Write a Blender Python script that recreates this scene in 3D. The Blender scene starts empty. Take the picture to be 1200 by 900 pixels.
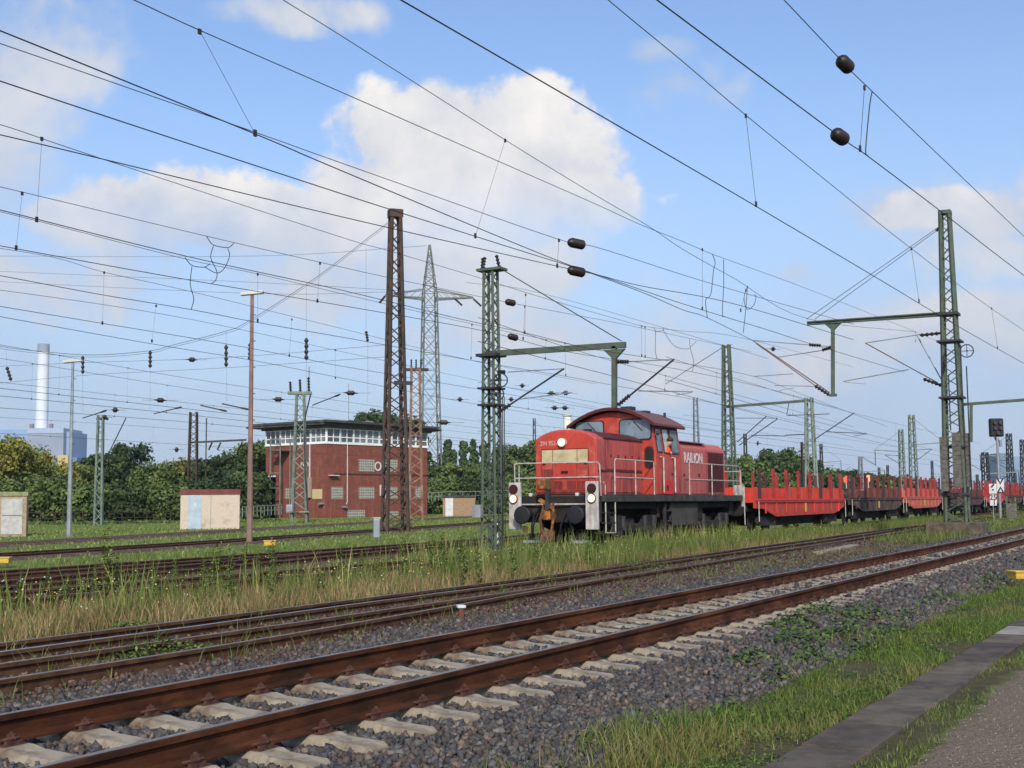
import bpy, math, random
import numpy as np
from mathutils import Vector, Matrix

# ------------------------------------------------------------------ camera, sky, sun, exposure
# World frame: X runs along the railway (away to the right), Y across it (to the far side), Z up,
# Z = 0 is the rail top of the nearest track.
S = bpy.context.scene
FPX, PIT, ROL, HC, TH = 1487.16, .0939, -.008, 1.294, .4936
FWD = np.array([math.cos(TH), math.sin(TH), 0.]); RGT = np.array([math.sin(TH), -math.cos(TH), 0.]); UPV = np.array([0, 0, 1.])
CF = FWD*math.cos(PIT) + UPV*math.sin(PIT)
_u = np.cross(RGT, CF)
CR = math.cos(ROL)*RGT + math.sin(ROL)*_u
CU = -math.sin(ROL)*RGT + math.cos(ROL)*_u
EYE = np.array([0, 0, HC])
cam = bpy.data.cameras.new('camera'); camo = bpy.data.objects.new('camera', cam); S.collection.objects.link(camo)
camo.matrix_world = Matrix([[CR[0], CU[0], -CF[0], 0], [CR[1], CU[1], -CF[1], 0], [CR[2], CU[2], -CF[2], HC], [0, 0, 0, 1]])
cam.sensor_width = 36; cam.lens = 36*FPX/1200; cam.clip_start = .05; cam.clip_end = 9000
S.camera = camo
S.render.resolution_x = 1024; S.render.resolution_y = 768

def ray(x, y): return CF + CR*(x-600)/FPX - CU*(y-450)/FPX
def onz(x, y, z=0.):            # where a sight line meets a level z
    d = ray(x, y); return EYE + d*(z-HC)/d[2]
def onD(x, y, D):               # ... the vertical plane a distance D across the railway
    d = ray(x, y); return EYE + d*D/d[1]
def onT(x, y, t):               # ... the vertical plane square to the railway at t
    d = ray(x, y); return EYE + d*t/d[0]
def far(x, y, Z):               # ... at a forward distance Z
    d = ray(x, y); return EYE + d*Z/(d@FWD)

ELEV = math.radians(34)
sh = -FWD*math.cos(.0) + RGT*(.06); sh /= np.linalg.norm(sh)
SUN = Vector((sh[0]*math.cos(ELEV), sh[1]*math.cos(ELEV), math.sin(ELEV)))
w = bpy.data.worlds.new('World'); S.world = w; w.use_nodes = True
nt = w.node_tree; nt.nodes.clear()
def N(t, kind, **kw):
    n = t.nodes.new(kind)
    for k, v in kw.items(): setattr(n, k, v)
    return n
def setin(n, i, v): n.inputs[i].default_value = v
def vmath(t, op, a, b=None):
    n = N(t, 'ShaderNodeVectorMath', operation=op)
    for i, s in enumerate((a, b)):
        if s is None: continue
        if hasattr(s, 'is_output'): t.links.new(s, n.inputs[i])
        else: n.inputs[i].default_value = s
    return n.outputs['Value'] if op in ('DOT_PRODUCT', 'LENGTH') else n.outputs['Vector']
def m_(t, op, a, b=None, c=None, clamp=False):
    n = N(t, 'ShaderNodeMath', operation=op, use_clamp=clamp)
    for i, s in enumerate((a, b, c)):
        if s is None: continue
        if hasattr(s, 'is_output'): t.links.new(s, n.inputs[i])
        else: n.inputs[i].default_value = s
    return n.outputs[0]
def mixc(t, f, a, b):
    n = N(t, 'ShaderNodeMix', data_type='RGBA')
    for i, s in ((0, f), (6, a), (7, b)):
        if hasattr(s, 'is_output'): t.links.new(s, n.inputs[i])
        else: n.inputs[i].default_value = s if i == 0 else (*s[:3], 1)
    return n.outputs[2]
sky = N(nt, 'ShaderNodeTexSky', sky_type='NISHITA', sun_disc=False)
sky.sun_elevation = ELEV; sky.sun_rotation = math.atan2(SUN.x, SUN.y)
sky.air_density = 1.0; sky.dust_density = 1.2; sky.ozone_density = 1.6; sky.altitude = 50
tc = N(nt, 'ShaderNodeTexCoord'); dv = tc.outputs['Generated']
def noise(t, vec, scale, detail=6, rough=.55, dist=0.):
    n = N(t, 'ShaderNodeTexNoise'); t.links.new(vec, n.inputs['Vector'])
    setin(n, 'Scale', scale); setin(n, 'Detail', detail); setin(n, 'Roughness', rough); setin(n, 'Distortion', dist)
    return n.outputs['Fac']
n1 = noise(nt, dv, 8, 10, .6, .5); n2 = noise(nt, dv, 3.2, 7, .55); n3 = noise(nt, dv, 26, 6, .6)
nd = m_(nt, 'ADD', m_(nt, 'MULTIPLY', m_(nt, 'SUBTRACT', n1, .5), 5.2), m_(nt, 'MULTIPLY', m_(nt, 'SUBTRACT', n3, .5), 1.8))
# cloud banks: (direction as seen from the platform, half width, half height, softness, weight)
BANK = [(570, 165, 130, 78, 0), (655, 205, 95, 80, 0), (470, 165, 95, 66, 0), (600, 235, 160, 66, 0), (440, 220, 90, 60, 0), (520, 130, 70, 44, 0), (620, 130, 60, 44, 0), (690, 235, 70, 55, 0),
        (150, 250, 80, 42, 0), (225, 238, 80, 46, 0), (310, 255, 95, 44, 0), (95, 262, 60, 34, 0), (385, 262, 80, 44, 0), (1090, 245, 70, 26, 0), (1160, 250, 60, 30, 0),
        (30, 40, 100, 80, 1), (5, 170, 80, 110, 1), (200, 290, 190, 46, 1), (350, 270, 170, 60, 1), (430, 330, 330, 60, 1), (110, 330, 260, 55, 1), (620, 390, 190, 50, 1),
        (1065, 240, 110, 34, 1), (1170, 262, 130, 52, 1), (800, 105, 75, 40, 1), (770, 60, 50, 20, 1), (352, 14, 80, 24, 1), (935, 322, 45, 17, 1), (1120, 400, 190, 50, 1), (850, 430, 300, 40, 1)]
def bank(sel):
    hard = None; under = None
    for (bx, by, rx, ry, kd) in BANK:
        if kd != sel: continue
        c = ray(bx, by); c /= np.linalg.norm(c)
        e = np.cross(c, UPV); e /= np.linalg.norm(e); n_ = np.cross(e, c)
        q = vmath(nt, 'SUBTRACT', dv, tuple(c))
        a = m_(nt, 'MULTIPLY', vmath(nt, 'DOT_PRODUCT', q, tuple(e)), FPX/rx)
        b0 = m_(nt, 'MULTIPLY', vmath(nt, 'DOT_PRODUCT', q, tuple(n_)), FPX/ry)
        r2 = m_(nt, 'ADD', m_(nt, 'MULTIPLY', a, a), m_(nt, 'MULTIPLY', b0, b0))
        m0 = m_(nt, 'SUBTRACT', 1., r2)
        hard = m0 if hard is None else m_(nt, 'MAXIMUM', hard, m0)
    return hard
def sstep(x, a, b, lo=0., hi=1.):
    q = N(nt, 'ShaderNodeMapRange', interpolation_type='SMOOTHSTEP'); nt.links.new(x, q.inputs[0]); setin(q, 1, a); setin(q, 2, b); setin(q, 3, lo); setin(q, 4, hi); return q.outputs[0]
n4 = noise(nt, dv, 12, 12, .62, .15); n5 = noise(nt, dv, 46, 8, .6)
cum = m_(nt, 'ADD', bank(0), m_(nt, 'ADD', m_(nt, 'MULTIPLY', m_(nt, 'SUBTRACT', n4, .5), 3.2), m_(nt, 'MULTIPLY', m_(nt, 'SUBTRACT', n5, .5), .9)))
thin = m_(nt, 'ADD', bank(1), nd)
sep0 = N(nt, 'ShaderNodeSeparateXYZ'); nt.links.new(dv, sep0.inputs[0]); hgt = sep0.outputs[2]
# flat, dissolving base of the big cloud; crisp crown
cmask = m_(nt, 'MULTIPLY', sstep(cum, -.16, .46), sstep(m_(nt, 'ADD', hgt, m_(nt, 'MULTIPLY', m_(nt, 'SUBTRACT', n2, .5), .12)), .13, .25, .0, 1.))
tmask = sstep(thin, -.35, 1.35, 0., .85)
lum = m_(nt, 'MULTIPLY', sstep(m_(nt, 'ADD', hgt, m_(nt, 'MULTIPLY', m_(nt, 'SUBTRACT', n1, .5), .35)), .13, .27), 1.)
body = mixc(nt, m_(nt, 'MULTIPLY_ADD', n1, 3.2, -1.15, clamp=True), (5.6, 6.2, 7.5), (8.1, 8.0, 8.0))
tops = mixc(nt, m_(nt, 'MULTIPLY_ADD', n4, 3.6, -1.2, clamp=True), (7.1, 7.3, 8.0), (9.9, 9.6, 9.2))
# thin high veil makes the low sky paler
sep = N(nt, 'ShaderNodeSeparateXYZ'); nt.links.new(dv, sep.inputs[0])
veil = N(nt, 'ShaderNodeMapRange', interpolation_type='SMOOTHSTEP'); nt.links.new(sep.outputs[2], veil.inputs[0]); setin(veil, 1, .36); setin(veil, 2, .02); setin(veil, 3, .04); setin(veil, 4, .85)
vv = m_(nt, 'MULTIPLY', veil.outputs[0], m_(nt, 'MULTIPLY_ADD', n2, .8, .6), clamp=True)
sc = N(nt, 'ShaderNodeVectorMath', operation='MULTIPLY'); nt.links.new(sky.outputs[0], sc.inputs[0]); sc.inputs[1].default_value = (1.6, 1.74, 1.95)
sk = mixc(nt, vv, sc.outputs[0], (4.7, 5.85, 7.9))
fin = mixc(nt, tmask, sk, body); fin = mixc(nt, cmask, fin, mixc(nt, lum, body, tops))
bg = N(nt, 'ShaderNodeBackground'); nt.links.new(fin, bg.inputs[0]); setin(bg, 1, .1)
ow = N(nt, 'ShaderNodeOutputWorld'); nt.links.new(bg.outputs[0], ow.inputs[0])
sl = bpy.data.lights.new('sun', 'SUN'); sl.energy = 3.6; sl.angle = math.radians(.8); sl.color = (1, .95, .87)
so = bpy.data.objects.new('sun', sl); S.collection.objects.link(so)
so.rotation_euler = (-SUN).to_track_quat('-Z', 'Y').to_euler()
S.view_settings.view_transform = 'Standard'; S.view_settings.look = 'None'; S.view_settings.exposure = 0; S.view_settings.gamma = 1

# ------------------------------------------------------------------ helpers
rnd = random.Random(7); rng = np.random.default_rng(5); PI = math.pi
def lin(c): c /= 255.; return c/12.92 if c <= .04045 else ((c+.055)/1.055)**2.4
def rgb(r, g, b): return (lin(r), lin(g), lin(b))
MATS = {}
def mat(name, c1, c2=None, scale=3., rough=.75, metal=0., lo=.42, hi=.62, bump=0., bscale=30., c3=None, s3=1., stretch=(1, 1, 1), attr=None, spec=.4, coat=0., objvar=0., grime=None):
    if name in MATS: return MATS[name]
    m = bpy.data.materials.new(name); m.use_nodes = True; t = m.node_tree; p = t.nodes['Principled BSDF']
    setin(p, 'Roughness', rough); setin(p, 'Metallic', metal); setin(p, 'Specular IOR Level', spec)
    if coat: setin(p, 'Coat Weight', coat)
    g = N(t, 'ShaderNodeTexCoord'); mp = N(t, 'ShaderNodeMapping'); t.links.new(g.outputs['Object'], mp.inputs[0]); mp.inputs['Scale'].default_value = stretch
    v = mp.outputs[0]
    col = None
    if attr:
        a = N(t, 'ShaderNodeAttribute', attribute_name=attr); col = a.outputs['Color']
    if c2:
        f = N(t, 'ShaderNodeMapRange'); t.links.new(noise(t, v, scale, 8, .62), f.inputs[0]); setin(f, 1, lo); setin(f, 2, hi)
        col = mixc(t, f.outputs[0], c1, c2)
        if c3:
            f3 = N(t, 'ShaderNodeMapRange'); t.links.new(noise(t, v, s3, 5, .7), f3.inputs[0]); setin(f3, 1, .52); setin(f3, 2, .68)
            col = mixc(t, f3.outputs[0], col, c3)
    if grime:      # (z low, z high, colour): brake dust and road dirt thickening toward the frame, in vertical runs
        z0, z1, gc = grime; sp = N(t, 'ShaderNodeSeparateXYZ'); t.links.new(g.outputs['Object'], sp.inputs[0])
        ms = N(t, 'ShaderNodeMapping'); t.links.new(g.outputs['Object'], ms.inputs[0]); ms.inputs['Scale'].default_value = (1, 1, .12)
        q = N(t, 'ShaderNodeMapRange'); t.links.new(sp.outputs[2], q.inputs[0]); setin(q, 1, z1); setin(q, 2, z0)
        runs = noise(t, ms.outputs[0], 7, 6, .6); spots = noise(t, g.outputs['Object'], 9, 8, .7)
        f = m_(t, 'ADD', m_(t, 'MULTIPLY', q.outputs[0], .5), m_(t, 'MULTIPLY_ADD', runs, 2.6, -1.35)); f = m_(t, 'ADD', f, m_(t, 'MULTIPLY_ADD', spots, 1.2, -.62), clamp=True)
        col = mixc(t, m_(t, 'MULTIPLY', f, .8, clamp=True), col, gc)
    if objvar and col is not None:
        oi = N(t, 'ShaderNodeObjectInfo'); hs = N(t, 'ShaderNodeHueSaturation')
        t.links.new(m_(t, 'MULTIPLY_ADD', oi.outputs['Random'], objvar, 1-objvar/2), hs.inputs['Value'])
        t.links.new(m_(t, 'MULTIPLY_ADD', oi.outputs['Random'], objvar*.06, .5-objvar*.03), hs.inputs['Hue'])
        t.links.new(col, hs.inputs['Color']); col = hs.outputs[0]
    if col is None: setin(p, 'Base Color', (*c1, 1))
    else: t.links.new(col, p.inputs['Base Color'])
    if bump:
        b = N(t, 'ShaderNodeBump'); setin(b, 'Strength', min(1, bump)); setin(b, 'Distance', .02)
        t.links.new(noise(t, v, bscale, 5, .6), b.inputs['Height']); t.links.new(b.outputs[0], p.inputs['Normal'])
    MATS[name] = m; return m
def emis(name, c, s, base=(.5, .5, .5)):
    m = mat(name, base, rough=.3); p = m.node_tree.nodes['Principled BSDF']
    setin(p, 'Emission Color', (*c, 1)); setin(p, 'Emission Strength', s); return m

def link(o): S.collection.objects.link(o); return o
def thing(name, label, cat, loc=(0, 0, 0), rz=0., group=None):
    o = link(bpy.data.objects.new(name, None)); o.location = tuple(loc); o.rotation_euler = (0, 0, rz); o.empty_display_size = .2
    return tag(o, label, cat, group)
def tag(o, label, cat, group=None):
    o['label'] = label; o['category'] = cat
    if group: o['group'] = group
    return o
def kids(o): return [c for c in o.children]
def dup(root, loc, rz=0., label=None, scale=None):
    def rec(o, par):
        c = link(o.copy()); c.parent = par
        for ch in o.children: rec(ch, c)
        return c
    r = rec(root, None); r.location = tuple(loc); r.rotation_euler = (0, 0, rz)
    if label: r['label'] = label
    if scale: r.scale = scale
    return r
class MB:
    def __init__(s): s.v = []; s.f = []
    def add(s, vs, fs):
        b = len(s.v); s.v += [tuple(map(float, p)) for p in vs]; s.f += [tuple(b+i for i in f) for f in fs]; return s
    def box(s, x0, x1, y0, y1, z0, z1):
        return s.add([(x0,y0,z0),(x1,y0,z0),(x1,y1,z0),(x0,y1,z0),(x0,y0,z1),(x1,y0,z1),(x1,y1,z1),(x0,y1,z1)],
                     [(0,3,2,1),(4,5,6,7),(0,1,5,4),(1,2,6,5),(2,3,7,6),(3,0,4,7)])
    def bar(s, p, q, w, h=None, up=(0, 0, 1)):
        p = np.array(p, float); q = np.array(q, float); h = h or w; d = q-p; L = np.linalg.norm(d)
        if L < 1e-6: return s
        d /= L; a = np.cross(d, up)
        if np.linalg.norm(a) < 1e-3: a = np.cross(d, (1, 0, 0))
        a /= np.linalg.norm(a); b = np.cross(a, d); a = a*w/2; b = b*h/2
        return s.add([p-a-b, p+a-b, p+a+b, p-a+b, q-a-b, q+a-b, q+a+b, q-a+b], [(0,3,2,1),(4,5,6,7),(0,1,5,4),(1,2,6,5),(2,3,7,6),(3,0,4,7)])
    def tube(s, path, r, n=6):
        P = [np.array(p, float) for p in path]; k = len(P); vs = []; fs = []
        rs = r if isinstance(r, (list, tuple)) else [r]*k
        a = None
        for i in range(k):
            d = P[min(i+1, k-1)]-P[max(i-1, 0)]; L = np.linalg.norm(d); d = d/(L or 1)
            if a is None:
                a = np.cross(d, (0, 0, 1)) if abs(d[2]) < .95 else np.cross(d, (1, 0, 0))
            a = a - d*(a@d); a /= np.linalg.norm(a); b = np.cross(d, a)
            for j in range(n):
                t = 2*PI*j/n; vs.append(P[i]+(a*math.cos(t)+b*math.sin(t))*rs[i])
        for i in range(k-1):
            for j in range(n):
                j2 = (j+1) % n; fs.append((i*n+j, i*n+j2, (i+1)*n+j2, (i+1)*n+j))
        fs.append(tuple(range(n))[::-1]); fs.append(tuple((k-1)*n+j for j in range(n)))
        return s.add(vs, fs)
    def lathe(s, prof, o=(0, 0, 0), axis=(0, 0, 1), n=12):    # prof [(r, along)]
        ax = np.array(axis, float); ax /= np.linalg.norm(ax); o = np.array(o, float)
        return s.tube([o+ax*h for r, h in prof], [max(r, 1e-4) for r, h in prof], n) if all(prof[i+1][1] > prof[i][1] for i in range(len(prof)-1)) else s._lathe(prof, o, ax, n)
    def _lathe(s, prof, o, ax, n):
        a = np.cross(ax, (0, 0, 1)) if abs(ax[2]) < .9 else np.array([1., 0, 0]); a /= np.linalg.norm(a); b = np.cross(ax, a); vs = []; fs = []
        for r, h in prof:
            for j in range(n): t = 2*PI*j/n; vs.append(o+ax*h+(a*math.cos(t)+b*math.sin(t))*max(r, 1e-4))
        for i in range(len(prof)-1):
            for j in range(n): j2 = (j+1) % n; fs.append((i*n+j, i*n+j2, (i+1)*n+j2, (i+1)*n+j))
        fs.append(tuple(range(n))[::-1]); fs.append(tuple((len(prof)-1)*n+j for j in range(n)))
        return s.add(vs, fs)
    def prism(s, poly, a0, a1, ax='y'):      # poly in the other two axes
        k = len(poly)
        def mk(u, v, a): return {'y': (u, a, v), 'x': (a, u, v), 'z': (u, v, a)}[ax]
        vs = [mk(u, v, a0) for u, v in poly]+[mk(u, v, a1) for u, v in poly]
        return s.add(vs, [tuple(range(k))[::-1], tuple(range(k, 2*k))]+[(i, (i+1) % k, k+(i+1) % k, k+i) for i in range(k)])
    def build(s, name, m, parent=None, smooth=False, bevel=0., loc=None):
        me = bpy.data.meshes.new(name); me.from_pydata(s.v, [], s.f); me.validate()
        import bmesh
        bm = bmesh.new(); bm.from_mesh(me); bmesh.ops.recalc_face_normals(bm, faces=bm.faces); bm.to_mesh(me); bm.free()
        me.materials.append(m)
        if smooth:
            me.polygons.foreach_set('use_smooth', [len(p.vertices) <= 4 for p in me.polygons])
            try: me.set_sharp_from_angle(angle=math.radians(40))
            except Exception: pass
        o = link(bpy.data.objects.new(name, me)); o.parent = parent
        if loc is not None: o.location = tuple(loc)
        if bevel:
            b = o.modifiers.new('bevel', 'BEVEL'); b.width = bevel; b.segments = 2; b.limit_method = 'ANGLE'
        return o
def npmesh(name, V, F, m, col=None, parent=None):
    me = bpy.data.meshes.new(name); k = F.shape[1]
    me.vertices.add(len(V)); me.vertices.foreach_set('co', V.astype(np.float32).ravel())
    me.loops.add(F.size); me.loops.foreach_set('vertex_index', F.astype(np.int32).ravel())
    me.polygons.add(len(F)); me.polygons.foreach_set('loop_start', (np.arange(len(F))*k).astype(np.int32)); me.polygons.foreach_set('loop_total', np.full(len(F), k, np.int32))
    me.update(calc_edges=True)
    if col is not None:
        a = me.color_attributes.new('Col', 'FLOAT_COLOR', 'POINT'); c4 = np.ones((len(V), 4), np.float32); c4[:, :3] = col; a.data.foreach_set('color', c4.ravel())
    me.materials.append(m); o = link(bpy.data.objects.new(name, me)); o.parent = parent; return o
def text(name, body, size, m, parent, loc, rot, ext=.004, bold=0., sx=1.):
    cu = bpy.data.curves.new(name, 'FONT'); cu.body = body; cu.size = size; cu.extrude = ext; cu.align_x = 'CENTER'; cu.align_y = 'CENTER'; cu.offset = bold
    tmp = bpy.data.objects.new('tmp', cu); link(tmp)
    me = bpy.data.meshes.new_from_object(tmp); me.name = name
    bpy.data.objects.remove(tmp); bpy.data.curves.remove(cu)
    me.materials.clear(); me.materials.append(m)
    o = link(bpy.data.objects.new(name, me)); o.parent = parent; o.location = tuple(loc); o.rotation_euler = rot; o.scale = (sx, 1, 1); return o

def lift(t): return min(.34, .0045*max(0., t-45))
vlift = np.vectorize(lift)

# ------------------------------------------------------------------ materials
M_ballast = mat('ballast_stone', (0,)*3, attr='Col', rough=.85)
M_conc = mat('sleeper_concrete', rgb(160, 147, 126), rgb(128, 116, 98), scale=6, rough=.9, bump=.35, bscale=60, c3=rgb(98, 76, 58), s3=5.)
M_rust = mat('rail_rust', rgb(80, 46, 29), rgb(52, 33, 23), scale=5, rough=.9, bump=.3, bscale=60, c3=rgb(104, 64, 42), s3=2, spec=.12, stretch=(.4, 1, 1))
M_rusto = mat('old_rail_rust', rgb(74, 49, 36), rgb(94, 68, 50), scale=4, rough=.9, bump=.2, bscale=50, spec=.15)
M_head = mat('rail_head_dull', rgb(142, 124, 110), rgb(112, 94, 82), scale=8, rough=.38, metal=.6)
M_shine = mat('rail_head_bright', rgb(170, 172, 180), rgb(140, 140, 146), scale=8, rough=.28, metal=.9)
M_clip = mat('fastening_rust', rgb(66, 34, 26), rgb(88, 62, 50), scale=18, rough=.8)
M_bed = mat('rusty_ballast_bed', rgb(96, 64, 48), rgb(64, 46, 37), scale=3, rough=.95, bump=.8, bscale=25, c3=rgb(108, 88, 72), s3=1.4)
M_wood = mat('old_wood', rgb(66, 50, 42), rgb(44, 35, 31), scale=5, rough=.95, bump=.4, bscale=40)
M_wire = mat('wire_copper_dark', rgb(52, 50, 50), rough=.6, metal=.2)
M_ins = mat('insulator_brown', rgb(40, 30, 26), rough=.45)
M_green = mat('mast_green_paint', rgb(84, 98, 80), rgb(68, 80, 66), scale=2.2, rough=.65, c3=rgb(92, 78, 62), s3=3)
M_greenf = mat('mast_pale_green', rgb(128, 140, 126), rgb(104, 116, 102), scale=2, rough=.7)
M_brown = mat('mast_rust_brown', rgb(76, 62, 54), rgb(56, 50, 44), scale=1.4, rough=.85, c3=rgb(102, 68, 52), s3=2)
M_galv = mat('galvanised', rgb(150, 156, 160), rgb(128, 134, 138), scale=2, rough=.55, metal=.3)
M_lampost = mat('lamp_post_brown', rgb(140, 110, 98), rgb(112, 86, 78), scale=1.2, rough=.7)
M_white = mat('white_paint', rgb(205, 205, 200), rgb(188, 186, 180), scale=3, rough=.6)
M_steel = mat('dark_steel', rgb(62, 62, 64), rgb(50, 48, 48), scale=4, rough=.55, metal=.2)
M_wgt = mat('weight_concrete', rgb(108, 102, 92), rgb(78, 74, 66), scale=5, rough=.95, bump=.3)
M_foot = mat('footing_concrete', rgb(104, 92, 76), rgb(74, 66, 50), scale=3, rough=.95, bump=.4, c3=rgb(70, 74, 44), s3=2)
M_leafcol = mat('leaf', (0,)*3, attr='Col', rough=.6, spec=.2)
M_bark = mat('bark', rgb(72, 60, 48), rgb(54, 46, 38), scale=5, rough=.95)

# ------------------------------------------------------------------ ground
BEDS = []
def offbeds(P, w=1.7):
    k = np.ones(len(P), bool)
    for a, b, hw in BEDS:
        d = b-a; L = np.linalg.norm(d); d = d/L; q = P-a; s = q@d; e = np.abs(q@np.array([-d[1], d[0]])); k &= ~((s > 0) & (s < L) & (e < hw*rng.uniform(.85, 1.15, len(P))))
    return k | (rng.random(len(P)) < .03)
def gz(t, D):        # ground height
    xs = [-60, 1.6, 2.0, 3.3, 4.35, 7.5, 8.05, 10.9, 11.6, 14.6, 15.3, 18.4, 19.5, 21, 33, 60]
    zs = [-.33, -.335, -.35, -.34, -.255, -.255, -.245, -.215, -.25, -.28, -.27, -.27, -.38, -.5, -.55, -.5]
    return np.interp(D, xs, zs)
def ground():
    ts = np.concatenate([np.arange(-20, 60, .5), np.arange(60, 200, 4), [220, 260, 320, 400, 600, 1000, 2000, 3000]])
    ts = np.concatenate([[-1500, -800, -200, -60], ts])
    Ds = np.concatenate([[-1500, -400, -60, -20, -8], np.arange(-4, 24, .3), np.arange(24, 80, 4), [90, 130, 200, 400, 900, 1800, 3000]])
    T, Dm = np.meshgrid(ts, Ds, indexing='ij')
    Z = gz(T, Dm) + vlift(T) + rng.normal(0, .012, T.shape)*(np.abs(Dm-5.9) > 2)*(Dm > 2)*(T < 80)
    V = np.stack([T, Dm, Z], -1).reshape(-1, 3); n, k = T.shape
    i = np.arange(n-1)[:, None]*k + np.arange(k-1)[None]; i = i.ravel()
    F = np.stack([i, i+k, i+k+1, i+1], -1)
    m = bpy.data.materials.new('ground_mix'); m.use_nodes = True; t = m.node_tree; p = t.nodes['Principled BSDF']; setin(p, 'Roughness', .95); setin(p, 'Specular IOR Level', .15)
    g = N(t, 'ShaderNodeTexCoord').outputs['Object']; sp = N(t, 'ShaderNodeSeparateXYZ'); t.links.new(g, sp.inputs[0]); D = sp.outputs[1]
    wob = m_(t, 'MULTIPLY_ADD', noise(t, g, 1.1, 6), 1.6, -.8); Dw = m_(t, 'ADD', D, wob); wob2 = m_(t, 'MULTIPLY_ADD', noise(t, g, 4., 6), .5, -.25); Dn = m_(t, 'ADD', D, wob2)
    def band(x, a, b, s=.12):
        q = N(t, 'ShaderNodeMapRange'); t.links.new(x, q.inputs[0]); setin(q, 1, a-s); setin(q, 2, a+s)
        r = N(t, 'ShaderNodeMapRange'); t.links.new(x, r.inputs[0]); setin(r, 1, b+s); setin(r, 2, b-s)
        return m_(t, 'MULTIPLY', q.outputs[0], r.outputs[0])
    vo = N(t, 'ShaderNodeTexVoronoi'); t.links.new(g, vo.inputs[0]); setin(vo, 'Scale', 22.)
    stone = mixc(t, m_(t, 'MULTIPLY_ADD', noise(t, vo.outputs['Position'], 30, 2), 2.4, -.7, clamp=True), rgb(48, 45, 45), rgb(104, 98, 96))
    brown = mixc(t, m_(t, 'MULTIPLY_ADD', noise(t, g, 9, 8, .7), 2.4, -.7, clamp=True), rgb(74, 56, 46), rgb(108, 88, 74))
    soil = mixc(t, m_(t, 'MULTIPLY_ADD', noise(t, g, 5, 8, .7), 2., -.5, clamp=True), rgb(58, 56, 36), rgb(96, 88, 58))
    green = mixc(t, m_(t, 'MULTIPLY_ADD', noise(t, g, 1.2, 9, .7), 2.4, -.7, clamp=True), rgb(84, 98, 44), rgb(116, 128, 62))
    gravel = mixc(t, m_(t, 'MULTIPLY_ADD', noise(t, g, 70, 5, .75), 2.6, -.8, clamp=True), rgb(96, 84, 70), rgb(134, 120, 102))
    gravel = mixc(t, m_(t, 'MULTIPLY_ADD', noise(t, g, 1.7, 6, .7), 2.2, -.75, clamp=True), gravel, rgb(110, 96, 82))
    c = mixc(t, band(D, -30000, 30000), soil, green)
    c = mixc(t, band(Dn, -60, 1.62, .05), c, gravel)
    c = mixc(t, band(Dn, 1.62, 3.5, .06), c, soil)
    c = mixc(t, band(Dn, 3.55, 8.1, .15), c, stone)
    c = mixc(t, band(Dn, 8.1, 11.2, .2), c, brown)
    c = mixc(t, band(Dn, 11.2, 15.2, .2), c, soil)
    c = mixc(t, band(Dw, 15.2, 18.6, .3), c, brown)
    c = mixc(t, band(Dw, 18.6, 20.3, .3), c, soil)
    t.links.new(c, p.inputs['Base Color'])
    b = N(t, 'ShaderNodeBump'); setin(b, 'Strength', .7); setin(b, 'Distance', .03); t.links.new(m_(t, 'ADD', noise(t, g, 26, 4), m_(t, 'MULTIPLY', vo.outputs[0], -.6)), b.inputs['Height']); t.links.new(b.outputs[0], p.inputs['Normal'])
    o = npmesh('ground', V, F, m); o['kind'] = 'structure'
ground()
# edge slabs of the old platform, seen as a dark paved strip
def slabs():
    m = mat('slab_dark', rgb(98, 86, 74), rgb(74, 66, 58), scale=2.5, rough=.9, bump=.3, bscale=50, c3=rgb(108, 98, 88), s3=1.2, objvar=.5, spec=.2)
    m2 = mat('slab_pale', rgb(150, 142, 130), rgb(130, 122, 112), scale=3, rough=.9)
    t = thing('paved_edge_strip', 'strip of dark paving slabs with grass along both sides, bottom right', 'paving', (0, 0, -.335))
    p0 = np.array([4.5, 2.02]); p1 = np.array([30, 1.62]); q0 = np.array([4.5, 2.5]); q1 = np.array([30, 1.98]); x = 4.5; k = 0
    while x < 30:
        L = 1.0; xa, xb = x+.012, x+L-.012
        f = lambda x, a, b: a[1]+(b[1]-a[1])*(x-4.5)/25.5
        dz = rnd.uniform(-.006, .008)
        b = MB().add([(xa, f(xa, p0, p1), -.1), (xb, f(xb, p0, p1), -.1), (xb, f(xb, q0, q1), -.1), (xa, f(xa, q0, q1), -.1),
                      (xa, f(xa, p0, p1), .02+dz), (xb, f(xb, p0, p1), .02+dz), (xb, f(xb, q0, q1), .02+dz), (xa, f(xa, q0, q1), .02+dz)],
                     [(0,3,2,1),(4,5,6,7),(0,1,5,4),(1,2,6,5),(2,3,7,6),(3,0,4,7)])
        b.build('slab', m2 if abs(x-16.5) < .4 else m, t, bevel=.008); x += L; k += 1
slabs()

# ------------------------------------------------------------------ tracks
RAILP = [(-.075, -.172), (.075, -.172), (.075, -.158), (.011, -.138), (.009, -.05), (.036, -.036), (.036, -.004), (.028, 0), (-.028, 0), (-.036, -.004), (-.036, -.036), (-.009, -.05), (-.011, -.138), (-.075, -.158)]
def sweep(path, prof):
    P = np.array(path, float); k = len(prof); vs = []; fs = []
    for i in range(len(P)):
        d = P[min(i+1, len(P)-1)]-P[max(i-1, 0)]; d[2] = 0; d /= np.linalg.norm(d); n = np.array([-d[1], d[0], 0])
        for u, z in prof: vs.append(P[i]+n*u+np.array([0, 0, z]))
    for i in range(len(P)-1):
        for j in range(k): j2 = (j+1) % k; fs.append((i*k+j, i*k+j2, (i+1)*k+j2, (i+1)*k+j))
    return MB().add(vs, fs)
def rail(path, parent, m=M_rust, mh=M_head):
    r = sweep(path, RAILP).build('rail', m, parent)
    sweep([(x, y, z+.0015) for x, y, z in path], [(-.026, 0), (.026, 0), (.024, -.003), (-.024, -.003)]).build('running_surface', mh, r)
    return r
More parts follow.
